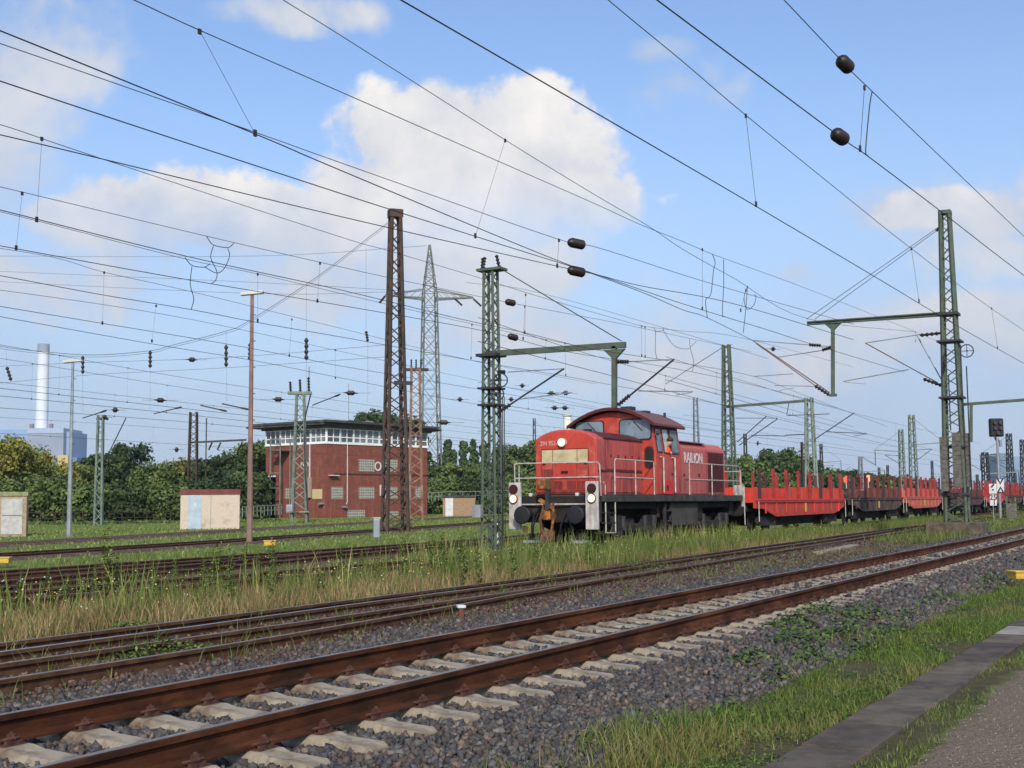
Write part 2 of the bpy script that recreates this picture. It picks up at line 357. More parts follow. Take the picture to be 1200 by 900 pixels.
def tgrid(a, b):
    t = a; o = []
    while t < b: o.append(t); t += 3 if t < 60 else 12
    return o+[b]
def line_path(p, q, z, t1=None, off=0.):     # straight path from p to q in plan, gauge offset to the left
    p = np.array(p[:2]); q = np.array(q[:2]); d = q-p; L = np.linalg.norm(d); d /= L; n = np.array([-d[1], d[0]])
    out = []; s = 0.
    while s < L+.1:
        c = p+d*s+n*off; out.append((c[0], c[1], z+lift(c[0]))); s += 4 if s < 80 else 15
    return out
def near_track():
    D0 = 5.94
    t = thing('railway_track', 'nearest railway track, rusty rails on pale concrete sleepers in grey ballast', 'railway track', (0, 0, 0))
    for s in (-.7535, .7535): rail([(x, D0+s, lift(x)) for x in tgrid(-12, 330)], t)
    prof = [(-1.3, -.235), (-1.26, -.215), (-.98, -.20), (-.93, -.178), (-.56, -.178), (-.46, -.20), (0, -.222), (.46, -.20), (.56, -.178), (.93, -.178), (.98, -.20), (1.26, -.215), (1.3, -.235)]
    def sleeper_mb(ox=0., oz=0., jit=0.):
        b = MB(); vs = []; 
        for y, z in prof:
            hw = .105 if abs(y) < 1.28 else .09
            vs += [(ox-.15, y, oz-.42), (ox-.14, y, oz+z-.05), (ox-hw, y, oz+z), (ox+hw, y, oz+z), (ox+.14, y, oz+z-.05), (ox+.15, y, oz-.42)]
        fs = []
        for i in range(len(prof)-1):
            for j in range(5): fs.append((i*6+j, i*6+j+1, (i+1)*6+j+1, (i+1)*6+j))
        fs += [tuple(range(6)), tuple((len(prof)-1)*6+j for j in range(6))]
        return b.add(vs, fs)
    def clip_mb(s, ox=0., oz=0.):
        b = MB()
        if 1:
            b.box(ox-.09, ox+.09, s-.15, s+.15, oz-.18, oz-.171)
            for k in (-1, 1):
                b.box(ox-.055, ox+.055, s+k*.075-.02+k*.045, s+k*.075+.02+k*.045, oz-.172, oz-.15)
                b.tube([(ox-.05, s+k*.06, oz-.152), (ox-.055, s+k*.11, oz-.14), (ox, s+k*.135, oz-.135), (ox+.055, s+k*.11, oz-.14), (ox+.05, s+k*.06, oz-.152)], .011, 5)
                b.tube([(ox, s+k*.105, oz-.17), (ox, s+k*.105, oz-.095)], .014, 6)
                b.lathe([(.03, 0), (.03, .028)], (ox, s+k*.105, oz-.138), n=6)
        return b
    s0 = None
    for i in range(100):
        x = 7.4244+.6*(i-7); z = lift(x); dy = rnd.uniform(-.015, .015)
        if s0 is None:
            s0 = sleeper_mb().build('sleeper', M_conc, t, bevel=.012); cc = [clip_mb(q).build('rail_fastening', M_clip, s0) for q in (-.7535, .7535)]; s = s0
        else:
            s = link(s0.copy()); s.parent = t; 
            for c0 in cc: c = link(c0.copy()); c.parent = s
        s.location = (x, D0, z); s.rotation_euler = (0, 0, rnd.uniform(-.008, .008))
    b = MB(); c = MB()
    for i in range(100, 480):
        x = 7.4244+.6*(i-7)
        for o_ in (sleeper_mb(x, lift(x)),): b.add([(v[0], v[1]+D0, v[2]) for v in o_.v], o_.f)
        if i < 200:
            for sd in (-.7535, .7535):
                for k in (-1, 1): c.box(x-.05, x+.05, D0+sd+k*.1-.03, D0+sd+k*.1+.03, lift(x)-.172, lift(x)-.11)
    o = b.build('distant_sleepers', M_conc, t); o['kind'] = 'stuff'
    o = c.build('distant_rail_fastenings', M_clip, t); o['kind'] = 'stuff'
near_track()
def old_track(label, paths, z, heads, sleep=None, m=M_rusto):
    """paths: list of rails [(x,y,z)...]; sleep: (p, q, width, length, spacing)"""
    t = thing('railway_track', label, 'railway track', (0, 0, 0))
    for p, h in zip(paths, heads): rail(p, t, m, h)
    if sleep:
        p, q, Ls, sp, sz = sleep
        p = np.array(p[:2]); q = np.array(q[:2]); L = np.linalg.norm(q-p); d = (q-p)/L; n = np.array([-d[1], d[0]]); b = MB(); s = 0; k = 0
        far_ = MB()
        while s < L:
            c = p+d*s; zz = sz+lift(c[0])
            tgt = MB() if k < 100 else far_
            tgt.bar((*(c-n*Ls/2), zz), (*(c+n*Ls/2), zz), .25, .16)
            if k < 100: tgt.build('sleeper', M_wood, t, bevel=.01)
            s += sp; k += 1
        if far_.v: o = far_.build('distant_sleepers', M_wood, t); o['kind'] = 'stuff'
    return t
zB = -.1
def P2(x, y, z): p = onz(x, y, z); return (p[0], p[1])
def thru(pts, z):   # smooth-ish polyline with lift
    P = [np.array(p, float) for p in pts]; out = []
    for i in range(len(P)-1):
        p0 = P[max(i-1, 0)]; p1 = P[i]; p2 = P[i+1]; p3 = P[min(i+2, len(P)-1)]; k = max(3, int(np.linalg.norm(p2-p1)/3))
        for j in range(k):
            u = j/k; c = .5*((2*p1)+(-p0+p2)*u+(2*p0-5*p1+4*p2-p3)*u*u+(-p0+3*p1-3*p2+p3)*u**3)
            out.append((c[0], c[1], z+lift(c[0])))
    out.append((*P[-1], z+lift(P[-1][0]))); return out
A1 = [(-12, 10.95), (9.2, 11.0), (15.3, 11.1), (23.4, 11.25), (32.2, 11.8), (42, 12.4), (60, 13.3), (110, 14.3)]
A1 = [(x, min(y, 12.9) if x > 50 else y) for x, y in A1]
off = lambda p, g: [(x, y-g) for x, y in p]
old_track('old rusty track beside the dry grass strip, left rails of the converging pair', [thru(A1, zB), thru(off(A1, 1.45), zB)], zB, [M_head, M_head],
          ((-8, 10.25), (110, 12.1), 2.5, .66, zB-.19))
A2 = [(-12, 10.3), (8.5, 10.35), (14.8, 10.6), (22.5, 10.75), (30, 11.25), (40, 11.7), (60, 12.4)]
t2 = old_track('converging turnout track with one polished rail, second from the camera', [thru(A2, zB-.004), thru([(-12, 8.65), (7.3, 8.7), (12.3, 8.9), (17.7, 9.4), (23, 9.85)], zB-.004)], zB, [M_shine, M_head],
          None)
# train track and the yard tracks that fan out to the left
D2 = 16.81; zT = -.1; TF = 34.0
old_track('weed-grown track under the red locomotive and its goods train', [[(x, D2+s, zT+lift(x)) for x in tgrid(-15, 330)] for s in (-.75, .75)], zT, [M_head, M_head], ((-8, D2), (80, D2), 2.5, .65, zT-.255))
def fan(label, a, b, ext, z=-.3):
    p = np.array(onz(*a, z)[:2]); q = np.array(onz(*b, z)[:2]); d = (q-p)/np.linalg.norm(q-p); p0 = p-d*25; q0 = q+d*ext
    BEDS.append((p0, q0, 1.75))
    tt = old_track(label, [line_path(p0, q0, z, off=s) for s in (-.75, .75)], z, [M_head, M_head], (p0, p0+d*130, 2.5, .7, z-.25), m=M_rusto)
    n = np.array([-d[1], d[0]]); L = np.linalg.norm(q0-p0); ks = np.arange(0, L, 4.); b = MB(); vs = []
    for s_ in ks:
        c = p0+d*s_
        for o_, dz in ((-2.1, -.03), (-1.6, .07), (1.6, .07), (2.1, -.03)): w_ = c+n*(o_+rnd.uniform(-.12, .12)); vs.append((w_[0], w_[1], gz(w_[0], w_[1])+lift(w_[0])+dz))
    b.add(vs, [(i*4+j, i*4+j+1, i*4+j+5, i*4+j+4) for i in range(len(ks)-1) for j in range(3)]); b.build('ballast_bed', M_bed, tt)
fan('first yard track behind the tall weeds, left of the locomotive', (0, 684), (400, 648), 90)
fan('second yard track behind the tall weeds, running toward the green mast', (0, 670.5), (400, 643.5), 90)
fan('rusty yard track across the green lawn, in front of the pale concrete hut', (0, 649), (450, 622), 120, -.38)
fan('farthest rusty yard track, right in front of the signal box lawn', (0, 636.5), (480, 612.5), 160, -.42)

# ------------------------------------------------------------------ ballast stones, grass
def ico():
    v = np.array([(-1,-1,-1),(1,-1,-1),(1,1,-1),(-1,1,-1),(-1,-1,1),(1,-1,1),(1,1,1),(-1,1,1)], float)*.8
    F = np.array([(0,3,2,1),(4,5,6,7),(0,1,5,4),(1,2,6,5),(2,3,7,6),(3,0,4,7)])
    F = np.concatenate([F[:, [0, 1, 2]], F[:, [0, 2, 3]]]); return v, F
def rotm(n):
    q = rng.normal(size=(n, 4)); q /= np.linalg.norm(q, axis=1)[:, None]; a, b, c, d = q.T
    return np.stack([np.stack([1-2*(c*c+d*d), 2*(b*c-a*d), 2*(b*d+a*c)], -1), np.stack([2*(b*c+a*d), 1-2*(b*b+d*d), 2*(c*d-a*b)], -1), np.stack([2*(b*d-a*c), 2*(c*d+a*b), 1-2*(b*b+c*c)], -1)], -2)
PAL = np.array([.82, .79, .76])*np.array([rgb(82, 80, 81), rgb(98, 95, 93), rgb(66, 64, 65), rgb(112, 108, 103), rgb(90, 78, 70), rgb(86, 84, 84), rgb(74, 72, 74), rgb(80, 78, 78), rgb(118, 102, 88), rgb(94, 80, 72)])
def stones(name, zones, pal=PAL):
    v0, F0 = ico(); Vs = []; Cs = []
    for (t0, t1, d0, d1, dens, s0, s1, keep) in zones:
        n = int((t1-t0)*(d1-d0)*dens); t = rng.uniform(t0, t1, n); D = rng.uniform(d0, d1, n)
        if keep is not None: k = keep(t, D); t, D = t[k], D[k]; n = len(t)
        sz = rng.uniform(s0, s1, n); R = rotm(n)
        base = (v0[None]+rng.uniform(-.42, .42, (n, 8, 3)))*rng.uniform(.5, 1.1, (n, 1, 3))*sz[:, None, None]
        V = np.einsum('nij,nkj->nki', R, base); V[:, :, 0] += t[:, None]; V[:, :, 1] += D[:, None]
        V[:, :, 2] += (gz(t, D)+vlift(t)+rng.uniform(-.012, .03, n)*sz/.03)[:, None]
        Vs.append(V.reshape(-1, 3)); c = pal[rng.integers(0, len(pal), n)]*rng.uniform(.65, 1.35, (n, 1)); Cs.append(np.repeat(c, 8, 0))
    V = np.concatenate(Vs); C = np.concatenate(Cs); k = len(V)//8
    F = (F0[None]+8*np.arange(k)[:, None, None]).reshape(-1, 3)
    o = npmesh(name, V, F, M_ballast, C); o['kind'] = 'stuff'; return o
def notsl(t, D):
    u = ((t-7.4244+.3) % .6)-.3
    return ~((np.abs(u) < .165) & (np.abs(D-5.94) < 1.36) & (t < 70)) & (np.abs(np.abs(D-5.94)-.7535) > .06)
stones('ballast', [(2.5, 11, 3.3, 8.2, 1050, .015, .031, notsl), (11, 20, 3.3, 8.2, 520, .022, .036, notsl), (20, 34, 3.3, 8.2, 230, .032, .05, notsl), (34, 60, 3.4, 8.2, 90, .04, .06, notsl),
                   (11, 30, 7.9, 8.6, 200, .02, .04, None)])
PALB = np.array([rgb(92, 70, 58), rgb(80, 60, 50), rgb(104, 86, 74), rgb(70, 54, 47), rgb(84, 78, 74)])
stones('weathered_ballast', [(5, 26, 8.0, 11.2, 230, .015, .03, None), (26, 50, 8.0, 13, 34, .025, .045, None)], PALB)

def pebbles():
    v0, F0 = ico(); n = 9000; t = 4.2+10*rng.random(n)**1.6; D = rng.uniform(.6, 1.75, n)-.012*t; k = D > .62-.0*t; t, D = t[k], D[k]; n = len(t); sz = rng.uniform(.002, .005, n)
    V = np.einsum('nij,nkj->nki', rotm(n), (v0[None]+rng.uniform(-.4, .4, (n, 8, 3)))*sz[:, None, None]); V[:, :, 0] += t[:, None]; V[:, :, 1] += D[:, None]; V[:, :, 2] += (gz(t, D)+sz*.4)[:, None]
    C = np.repeat(np.array([rgb(110, 98, 84), rgb(132, 118, 102), rgb(96, 84, 74), rgb(120, 106, 92), rgb(150, 138, 122)])[rng.integers(0, 5, n)], 8, 0)
    o = npmesh('gravel', V.reshape(-1, 3), (F0[None]+8*np.arange(n)[:, None, None]).reshape(-1, 3), M_ballast, C); o['kind'] = 'stuff'
pebbles()
def blades(name, pts, h0, h1, wd, pal, lean=.35, zoff=0.):
    """pts: (n,2) positions; curved blades of two quads"""
    pts = pts[offbeds(pts)]; n = len(pts); t, D = pts[:, 0], pts[:, 1]; z = gz(t, D)+vlift(t)-.02+zoff
    h = rng.uniform(h0, h1, n); a = rng.uniform(0, 2*PI, n); w_ = wd*rng.uniform(.6, 1.3, n); ln = rng.normal(0, lean, (n, 2))*h[:, None]
    face = np.stack([np.cos(a), np.sin(a)], -1)*w_[:, None]/2
    V = np.zeros((n, 6, 3)); b = np.stack([t, D], -1)
    V[:, 0, :2] = b-face; V[:, 1, :2] = b+face; V[:, 2, :2] = b+ln*.4-face*.8; V[:, 3, :2] = b+ln*.4+face*.8; V[:, 4, :2] = b+ln-face*.12; V[:, 5, :2] = b+ln+face*.12
    V[:, 0:2, 2] = z[:, None]; V[:, 2:4, 2] = (z+h*.58)[:, None]; V[:, 4:, 2] = (z+h*.96)[:, None]
    F = (np.array([(0, 1, 3, 2), (2, 3, 5, 4)])[None]+6*np.arange(n)[:, None, None]).reshape(-1, 4)
    pal = np.array(pal); pn = (np.sin(t*1.7+np.sin(D*2.3)*1.5)+np.sin(D*3.1+t*.6)+rng.normal(0, .9, n))*.5
    i = np.clip(((pn+1.3)/2.6*len(pal)).astype(int), 0, len(pal)-1); C = np.repeat(pal[i]*rng.uniform(.7, 1.3, (n, 1)), 6, 0)
    o = npmesh(name, V.reshape(-1, 3), F, M_leafcol, C); o['kind'] = 'stuff'; return o
def scat(n, t0, t1, d0, d1, power=1.6, patch=0., f=None, fs=1.):
    u = rng.random(n)**power; t = t0+(t1-t0)*u; D = rng.uniform(0, 1, n); d0a = d0(t) if callable(d0) else d0; d1a = d1(t) if callable(d1) else d1
    D = d0a+(d1a-d0a)*D
    if patch:
        k = (np.sin(t*fs*1.9+np.cos(D*fs*2.7)*2)+np.sin(D*fs*4.1+t*fs*.9)+rng.normal(0, .5, n)) > patch; t, D = t[k], D[k]
    return np.stack([t, D], -1)
G_fresh = [rgb(82, 104, 38), rgb(96, 118, 44), rgb(60, 78, 32), rgb(102, 112, 52), rgb(120, 110, 68)]
G_dry = [rgb(146, 124, 86), rgb(112, 106, 60), rgb(158, 134, 98), rgb(94, 100, 48), rgb(132, 102, 76), rgb(120, 108, 66)]
G_mid = [rgb(70, 90, 38), rgb(90, 106, 46), rgb(106, 114, 58), rgb(78, 96, 36), rgb(122, 116, 72)]
edge_in = lambda t: 2.5-.02*(t-4.5)
blades('grass', np.concatenate([scat(52000, 4.2, 26, edge_in, 3.35, 1.7, -.9), scat(9000, 4.2, 30, edge_in, 3.75, 1.7, .5), scat(9000, 26, 60, 1.9, 3.8, 1.3)]), .03, .11, .006, G_fresh)
blades('tall_grass', np.concatenate([scat(7000, 5.5, 9.5, 2.6, 3.7, 1., .6), scat(5000, 12, 24, 2.4, 3.7, 1., .9)]), .1, .24, .007, G_fresh)
blades('grass', np.concatenate([scat(9000, 4.5, 14, lambda t: 1.55-.01*t+.16, lambda t: 2.06-.016*(t-4.5), 1.4, -.2), scat(4000, 14, 30, 1.5, 1.75, 1.2)]), .02, .08, .007, G_mid)
blades('dry_grass', np.concatenate([scat(34000, 7, 26, 11.7, 14.6, 1.2, -.35, fs=1.6), scat(7000, 7, 30, 14.4, 15.7, 1.2, .5, fs=1.5), scat(30000, 26, 60, 12.9, 15.8, 1.2, -.4, fs=1.5)]), .08, .36, .010, G_dry, .25)
blades('green_weeds', np.concatenate([scat(12000, 12, 32, 12.6, 15.0, .9, .5, fs=1.7), scat(9000, 30, 40, 13.2, 15.6, .9, .1), scat(16000, 26, 58, 13.2, 15.9, 1., .1, fs=1.4), scat(7000, 26, 58, 14.8, 15.9, 1., -.8), scat(9000, 34, 90, 13.9, 15.8, 1.)]), .2, .58, .013, G_mid, .22)
STK = np.concatenate([scat(1500, 22, 46, 14.2, 15.8, 1., .1, fs=1.3), scat(900, 36, 46, 15.0, 16.0, 1.), scat(1400, 10, 30, 12.6, 15.2, 1., .9, fs=1.2), scat(900, 36, 50, 18.4, 24, 1.)])
_q = STK@np.array([RGT[:2], FWD[:2]]).T; STK = STK[np.abs(600+FPX*_q[:, 0]/_q[:, 1]-581) > 11]   # a gap where the number board stands
blades('tall_weed_stalks', STK, .45, 1.0, .02, [rgb(88, 108, 46), rgb(104, 120, 54), rgb(122, 124, 66), rgb(140, 130, 84)], .16)
blades('track_weeds', np.concatenate([scat(16000, 5, 40, 8.1, 11.6, 1.2, 1.0, fs=1.6), scat(4000, 24, 60, 8, 9.6, 1., .4)]), .05, .26, .008, G_mid, .4)
blades('grass', np.concatenate([scat(12000, 46, 120, 8.2, 10.9, 1.2, .1), scat(7000, 75, 160, 8, 14.5, 1.2, .2)]), .12, .36, .02, G_mid, .3)
def yard(t):  return 18.6
blades('yard_grass', np.concatenate([scat(32000, 12, 75, 18.7, 26, 1., .2), scat(16000, 18, 60, 24, 34, 1., .4)]), .1, .34, .02, G_mid, .3)
blades('lawn', np.concatenate([scat(34000, 30, 110, 30, 75, 1., -.6), scat(34000, 60, 150, 48, 110, 1., -1)]), .06, .2, .05, [rgb(100, 118, 50), rgb(112, 130, 58), rgb(128, 140, 74), rgb(88, 106, 46), rgb(120, 116, 70)], .4)

# ------------------------------------------------------------------ lattice masts
def lattice(t, H, w0, w1, panels, cw, lw, m, ml=None, y0=None, y1=None, name='chord', z0=0.):
    """four corner posts and zigzag lacing; w along x, y0/y1 depth"""
    ml = ml or m; y0 = y0 or w0; y1 = y1 or w1
    def c(sx, sy, z): u = z/H; return (sx*(w0+(w1-w0)*u)/2, sy*(y0+(y1-y0)*u)/2, z0+z)
    for sx in (-1, 1):
        for sy in (-1, 1):
            MB().bar(c(sx, sy, 0), c(sx, sy, H), cw).build(name, m, t)
    b = MB(); zs = [H*(1-(1-i/panels)**1.0) for i in range(panels+1)]
    for i in range(panels):
        a, d = zs[i], zs[i+1]; k = 1 if i % 2 else -1
        b.bar(c(-k, -1, a), c(k, -1, d), lw, lw*.5); b.bar(c(k, 1, a), c(-k, 1, d), lw, lw*.5)
        b.bar(c(-1, k, a), c(-1, -k, d), lw, lw*.5); b.bar(c(1, -k, a), c(1, k, d), lw, lw*.5)
    b.build('lacing', ml, t)
    return c
def simple_mast(t, H, w0, w1, panels, cw, lw, m):      # small in the picture: one frame mesh
    b = MB()
    def c(sx, sy, z): u = z/H; q = (w0+(w1-w0)*u)/2; return (sx*q, sy*q, z)
    for sx in (-1, 1):
        for sy in (-1, 1): b.bar(c(sx, sy, 0), c(sx, sy, H), cw)
    for i in range(panels):
        a, d = H*i/panels, H*(i+1)/panels; k = 1 if i % 2 else -1
        b.bar(c(-k, -1, a), c(k, -1, d), lw); b.bar(c(k, 1, a), c(-k, 1, d), lw); b.bar(c(-1, k, a), c(-1, -k, d), lw); b.bar(c(1, -k, a), c(1, k, d), lw)
    return b.build('lattice_frame', m, t)
def ins_mb(p, q, r=.07, n=6, g=.35):      # ribbed insulator lying between p and q
    p = np.array(p, float); q = np.array(q, float); L = np.linalg.norm(q-p); pr = [(r*g, 0)]
    for i in range(n): a = L*(i+.15)/n; pr += [(r*.55, a), (r, a+L*.3/n), (r, a+L*.45/n), (r*.55, a+L*.7/n)]
    pr.append((r*g, L)); return MB().lathe(pr, p, q-p, 10)
def wheel_mb(c, r=.22, ax=(1, 0, 0)):
    b = MB(); c = np.array(c, float); a = np.array(ax, float); u = np.array([0, 0, 1.]); v = np.cross(a, u)
    ring = [c+(u*math.cos(i*PI/8)+v*math.sin(i*PI/8))*r for i in range(17)]; b.tube(ring, .025, 5)
    for i in range(0, 16, 4): b.tube([c, ring[i]], .014, 4)
    b.lathe([(.04, -.05), (.04, .05)], c, ax, 8); return b
WP = lambda base, p: tuple(np.array(p)-np.array(base))      # world point into a thing's local frame

# --- big green mast on the right, carrying the portal arm
def right_mast():
    b0 = onz(1122, 612, .02); b0 = np.array([57.6, b0[1]/b0[0]*57.6, .12]); tm = b0[0]
    # keep the pixel column but fix the depth where the footing meets the ground
    g = onT(1122, 612, tm); base = np.array([tm, g[1], g[2]])
    top = onT(1110, 251, tm)[2]; H = top-base[2]
    t = thing('catenary_mast', 'tall green lattice mast at right, concrete weight stacks on it, long arm to the left', 'catenary mast', base)
    lattice(t, H, .84, .36, 30, .12, .075, M_green)
    MB().box(-.26, .26, -.26, .26, H, H+.16).build('cap', M_green, t)
    f = MB().box(-1.0, 1.1, -1.15, 1.15, -1.0, 0.).build('footing', M_foot, t, bevel=.03)
    L = lambda x, y: onT(x, y, tm)-base
    a0 = L(1116, 366); a1 = L(946, 380)
    arm = MB(); arm.bar((0, a0[1]+.5, a0[2]-.11), (0, a1[1], a1[2]-.02), .22, .05); arm.bar((0, a0[1]+.5, a0[2]+.02), (0, a1[1], a1[2]+.1), .22, .05); arm.bar((0, a0[1]+.5, a0[2]-.045), (0, a1[1], a1[2]+.04), .04, .12)
    arm.build('cantilever_arm', M_green, t)
    MB().box(-.42, .42, -.42, .42, a0[2]-.14, a0[2]-.02).build('arm_clamp', M_steel, t)
    for dx in (-.13, .13):
        e = L(1105, 262); MB().tube([(dx, e[1]-.1, e[2]), (dx, L(950+dx*30, 374)[1], L(950, 374)[2])], .014, 5).build('stay_wire', M_wire, t)
    e0, e1 = L(1104, 263), L(1097, 271); ins_mb((0, e0[1], e0[2]), (0, e1[1], e1[2]), .07, 4).build('stay_insulator', M_ins, t)
    d0, d1 = L(976, 378), L(976, 463); po = MB(); po.bar((0, d0[1], d0[2]), (0, d1[1], d1[2]), .15, .15, up=(1, 0, 0)); po.box(-.12, .12, d1[1]-.16, d1[1]+.16, d1[2]-.06, d1[2]+.06)
    po.prism([(d0[1]-.42, d0[2]), (d0[1]+.42, d0[2]), (d0[1]+.09, d0[2]-.32), (d0[1]-.09, d0[2]-.32)], -.06, .06, 'x')
    po.build('drop_post', M_green, t)
    def seg(nm, x0, y0, x1, y1, r, m=M_galv, dt=0.):
        p, q = L(x0, y0), L(x1, y1); return MB().tube([(dt, p[1], p[2]), (dt, q[1], q[2])], r, 6).build(nm, m, t)
    def insu(x0, y0, x1, y1, r=.09, n=5, dt=0.):
        p, q = L(x0, y0), L(x1, y1); return ins_mb((dt, p[1], p[2]), (dt, q[1], q[2]), r, n).build('insulator', M_ins, t)
    rust = mat('bracket_tube_rust', rgb(112, 84, 66), rgb(80, 66, 58), scale=4, rough=.7)
    seg('bracket_tube', 882, 399, 972, 460, .028, rust); seg('bracket_tube', 884, 402, 968, 462, .024, rust, .35)
    seg('tie_tube', 884, 399, 972, 406, .025); seg('tie_tube', 908, 418, 972, 408, .022, dt=.35)
    insu(948, 404, 962, 405); insu(962, 410, 973, 406, dt=.2); insu(955, 452, 972, 463)
    seg('registration_arm', 884, 441, 929, 438, .022); seg('registration_arm', 905, 451, 952, 452, .02, dt=.35); seg('steady_arm', 910, 457, 928, 454, .014, dt=.35)
    seg('bracket_tube', 1014, 402, 1098, 448, .028, rust); insu(1082, 444, 1104, 452)
    seg('tie_tube', 1014, 402, 1078, 392, .024); insu(1078, 393, 1106, 390); seg('bracket_tube', 1073, 392, 1105, 450, .03, M_galv, .3)
    seg('registration_arm', 988, 447, 1065, 433, .026); seg('steady_arm', 990, 448, 1015, 450, .014)
    # tensioning wheels and their weights
    for (x, y, r) in ((1110, 423, .3), (1108, 432, .24)):
        p = L(x, y); wheel_mb((-.55, p[1], p[2]), r, (0, 1, 0)).build('tension_wheel', M_steel, t)
    p = L(1128, 410); wheel_mb((.5, p[1]-.1, p[2]), .28, (1, 0, 0)).build('tension_wheel', M_steel, t)
    for yy, ht in ((466, 1.), (400, .5)):
        z = L(1120, yy)[2]; MB().box(-.5, .5, -.5, .5, z-.04, z+.04).build('bracket_ring', M_steel, t)
    rod = MB()
    for (x, ya, yb) in ((1127, 405, 600), (1134, 430, 600), (1113, 440, 505)):
        p, q = L(x, ya), L(x, yb); rod.tube([(-.35, p[1], p[2]), (-.35, p[1], q[2])], .028, 5)
    rod.build('guide_rod', M_steel, t)
    for (xa, xb, ya, yb, dt) in ((1104.5, 1115.5, 513, 576, -.62), (1119, 1131, 508, 572, -.68), (1131.5, 1138.5, 508, 571, -.1)):
        st = MB(); n = 12; p, q = L(xa, ya), L(xb, yb); z1, z0 = p[2], q[2]; cy = (p[1]+q[1])/2; wy = abs(p[1]-q[1])/2; h = (z1-z0)/n
        for i in range(n): st.box(dt-.2, dt+.2, cy-wy+rnd.uniform(-.01, .01), cy+wy, z0+h*i+.012, z0+h*(i+1))
        st.build('weight_stack', M_wgt, t)
    for i, z in enumerate((1.15, 3.2)):
        MB().box(-.52, .52, -.52, .52, z, z+.1).build('mast_collar', M_steel, t)
    # second arm pointing away to the right
    p, q = L(1128, 474), L(1222, 467); MB().bar((0, p[1], p[2]), (0, q[1], q[2]), .14, .12).build('rear_arm', M_green, t)
    p, q = L(1138, 474), L(1138, 518); MB().bar((0, p[1], p[2]), (0, q[1], q[2]), .12, .12, up=(1, 0, 0)).build('drop_post', M_green, t)
    return t, base, tm
right_mast()

# --- green mast left of the locomotive
def centre_mast():
    g0 = onz(577, 648, -.45); tm = g0[0]; base = np.array([tm, g0[1], -.42]); L = lambda x, y: onT(x, y, tm)-base
    H = L(574, 318)[2]
    t = thing('catenary_mast', 'green lattice mast left of the red locomotive, with insulators on its top plate', 'catenary mast', base)
    lattice(t, H, .54, .36, 30, .085, .05, M_green)
    MB().box(-.45, .45, -.5, .5, -.6, .05).build('footing', M_foot, t)
    MB().box(-.28, .28, -.55, .45, H, H+.09).build('top_plate', M_green, t)
    for x in (564, 568, 584): 
        p = L(x, 315); ins_mb((rnd.uniform(-.15, .15), p[1], H+.1), (rnd.uniform(-.15, .15), p[1], H+.55), .075, 4).build('post_insulator', M_ins, t)
    a0, a1 = L(568, 415), L(733, 404)
    MB().bar((0, a0[1], a0[2]), (0, a1[1], a1[2]), .16, .2).build('cantilever_arm', M_green, t)
    c = MB().box(-.4, .4, -.42, .42, a0[2]-.12, a0[2]-.02); c.build('arm_clamp', M_steel, t)
    for dx in (-.06, .06):
        s0, s1 = L(584, 320), L(728, 403); MB().tube([(dx, s0[1], H+.12), (dx, s1[1], s1[2]+.1)], .012, 5).build('stay_wire', M_wire, t)
    d0, d1 = L(720, 406), L(720, 479); po = MB().bar((0, d0[1], d0[2]), (0, d1[1], d1[2]), .16, .16, up=(1, 0, 0))
    po.prism([(d0[1]-.4, d0[2]-.1), (d0[1]+.4, d0[2]-.1), (d0[1]+.09, d0[2]-.4), (d0[1]-.09, d0[2]-.4)], -.06, .06, 'x'); po.build('drop_post', M_green, t)
    def seg(nm, x0, y0, x1, y1, r, m=M_galv, dt=0.):
        p, q = L(x0, y0), L(x1, y1); MB().tube([(dt, p[1], p[2]), (dt, q[1], q[2])], r, 6).build(nm, m, t)
    def insu(x0, y0, x1, y1, r=.08, n=5, dt=0.):
        p, q = L(x0, y0), L(x1, y1); ins_mb((dt, p[1], p[2]), (dt, q[1], q[2]), r, n).build('insulator', M_ins, t)
    seg('bracket_tube', 724, 475, 790, 421, .032, M_steel); insu(724, 475, 738, 463); seg('tie_tube', 735, 424, 790, 421, .022); insu(723, 424, 737, 424)
    seg('registration_arm', 748, 458, 812, 459, .024); seg('steady_arm', 792, 463, 810, 460, .014)
    seg('bracket_tube', 583, 484, 661, 432, .032, M_steel); insu(583, 484, 598, 474); seg('tie_tube', 595, 436, 661, 432, .02); insu(583, 436, 592, 436)
    seg('registration_arm', 607, 468, 670, 460, .022); seg('steady_arm', 632, 466, 650, 470, .013)
    for x, y, r in ((590, 446, .24), (586, 462, .23)):
        p = L(x, y); wheel_mb((-.2, p[1], p[2]), r, (.8, .6, 0)).build('tension_wheel', M_steel, t); MB().bar((0, 0, p[2]+.02), (-.2, p[1], p[2]+.02), .07).build('wheel_bracket', M_steel, t)
    gr = MB()
    for x in (586.5, 592, 594): p, q = L(x, 465), L(x, 628); gr.tube([(-.2, p[1], p[2]), (-.2, p[1], q[2])], .018, 5)
    gr.build('guide_rod', M_steel, t)
    p = L(568, 598); MB().box(-.62, -.4, p[1]-.17, p[1]+.17, p[2]-.26, p[2]+.2).build('switch_box', mat('box_grey', rgb(150, 150, 150), rgb(130, 130, 130), rough=.6), t, bevel=.015)
    for z in (a0[2]-1.3, a0[2]-1.9): MB().box(-.4, .4, -.36, .36, z, z+.07).build('mast_collar', M_steel, t)
    return base
centre_base = centre_mast()

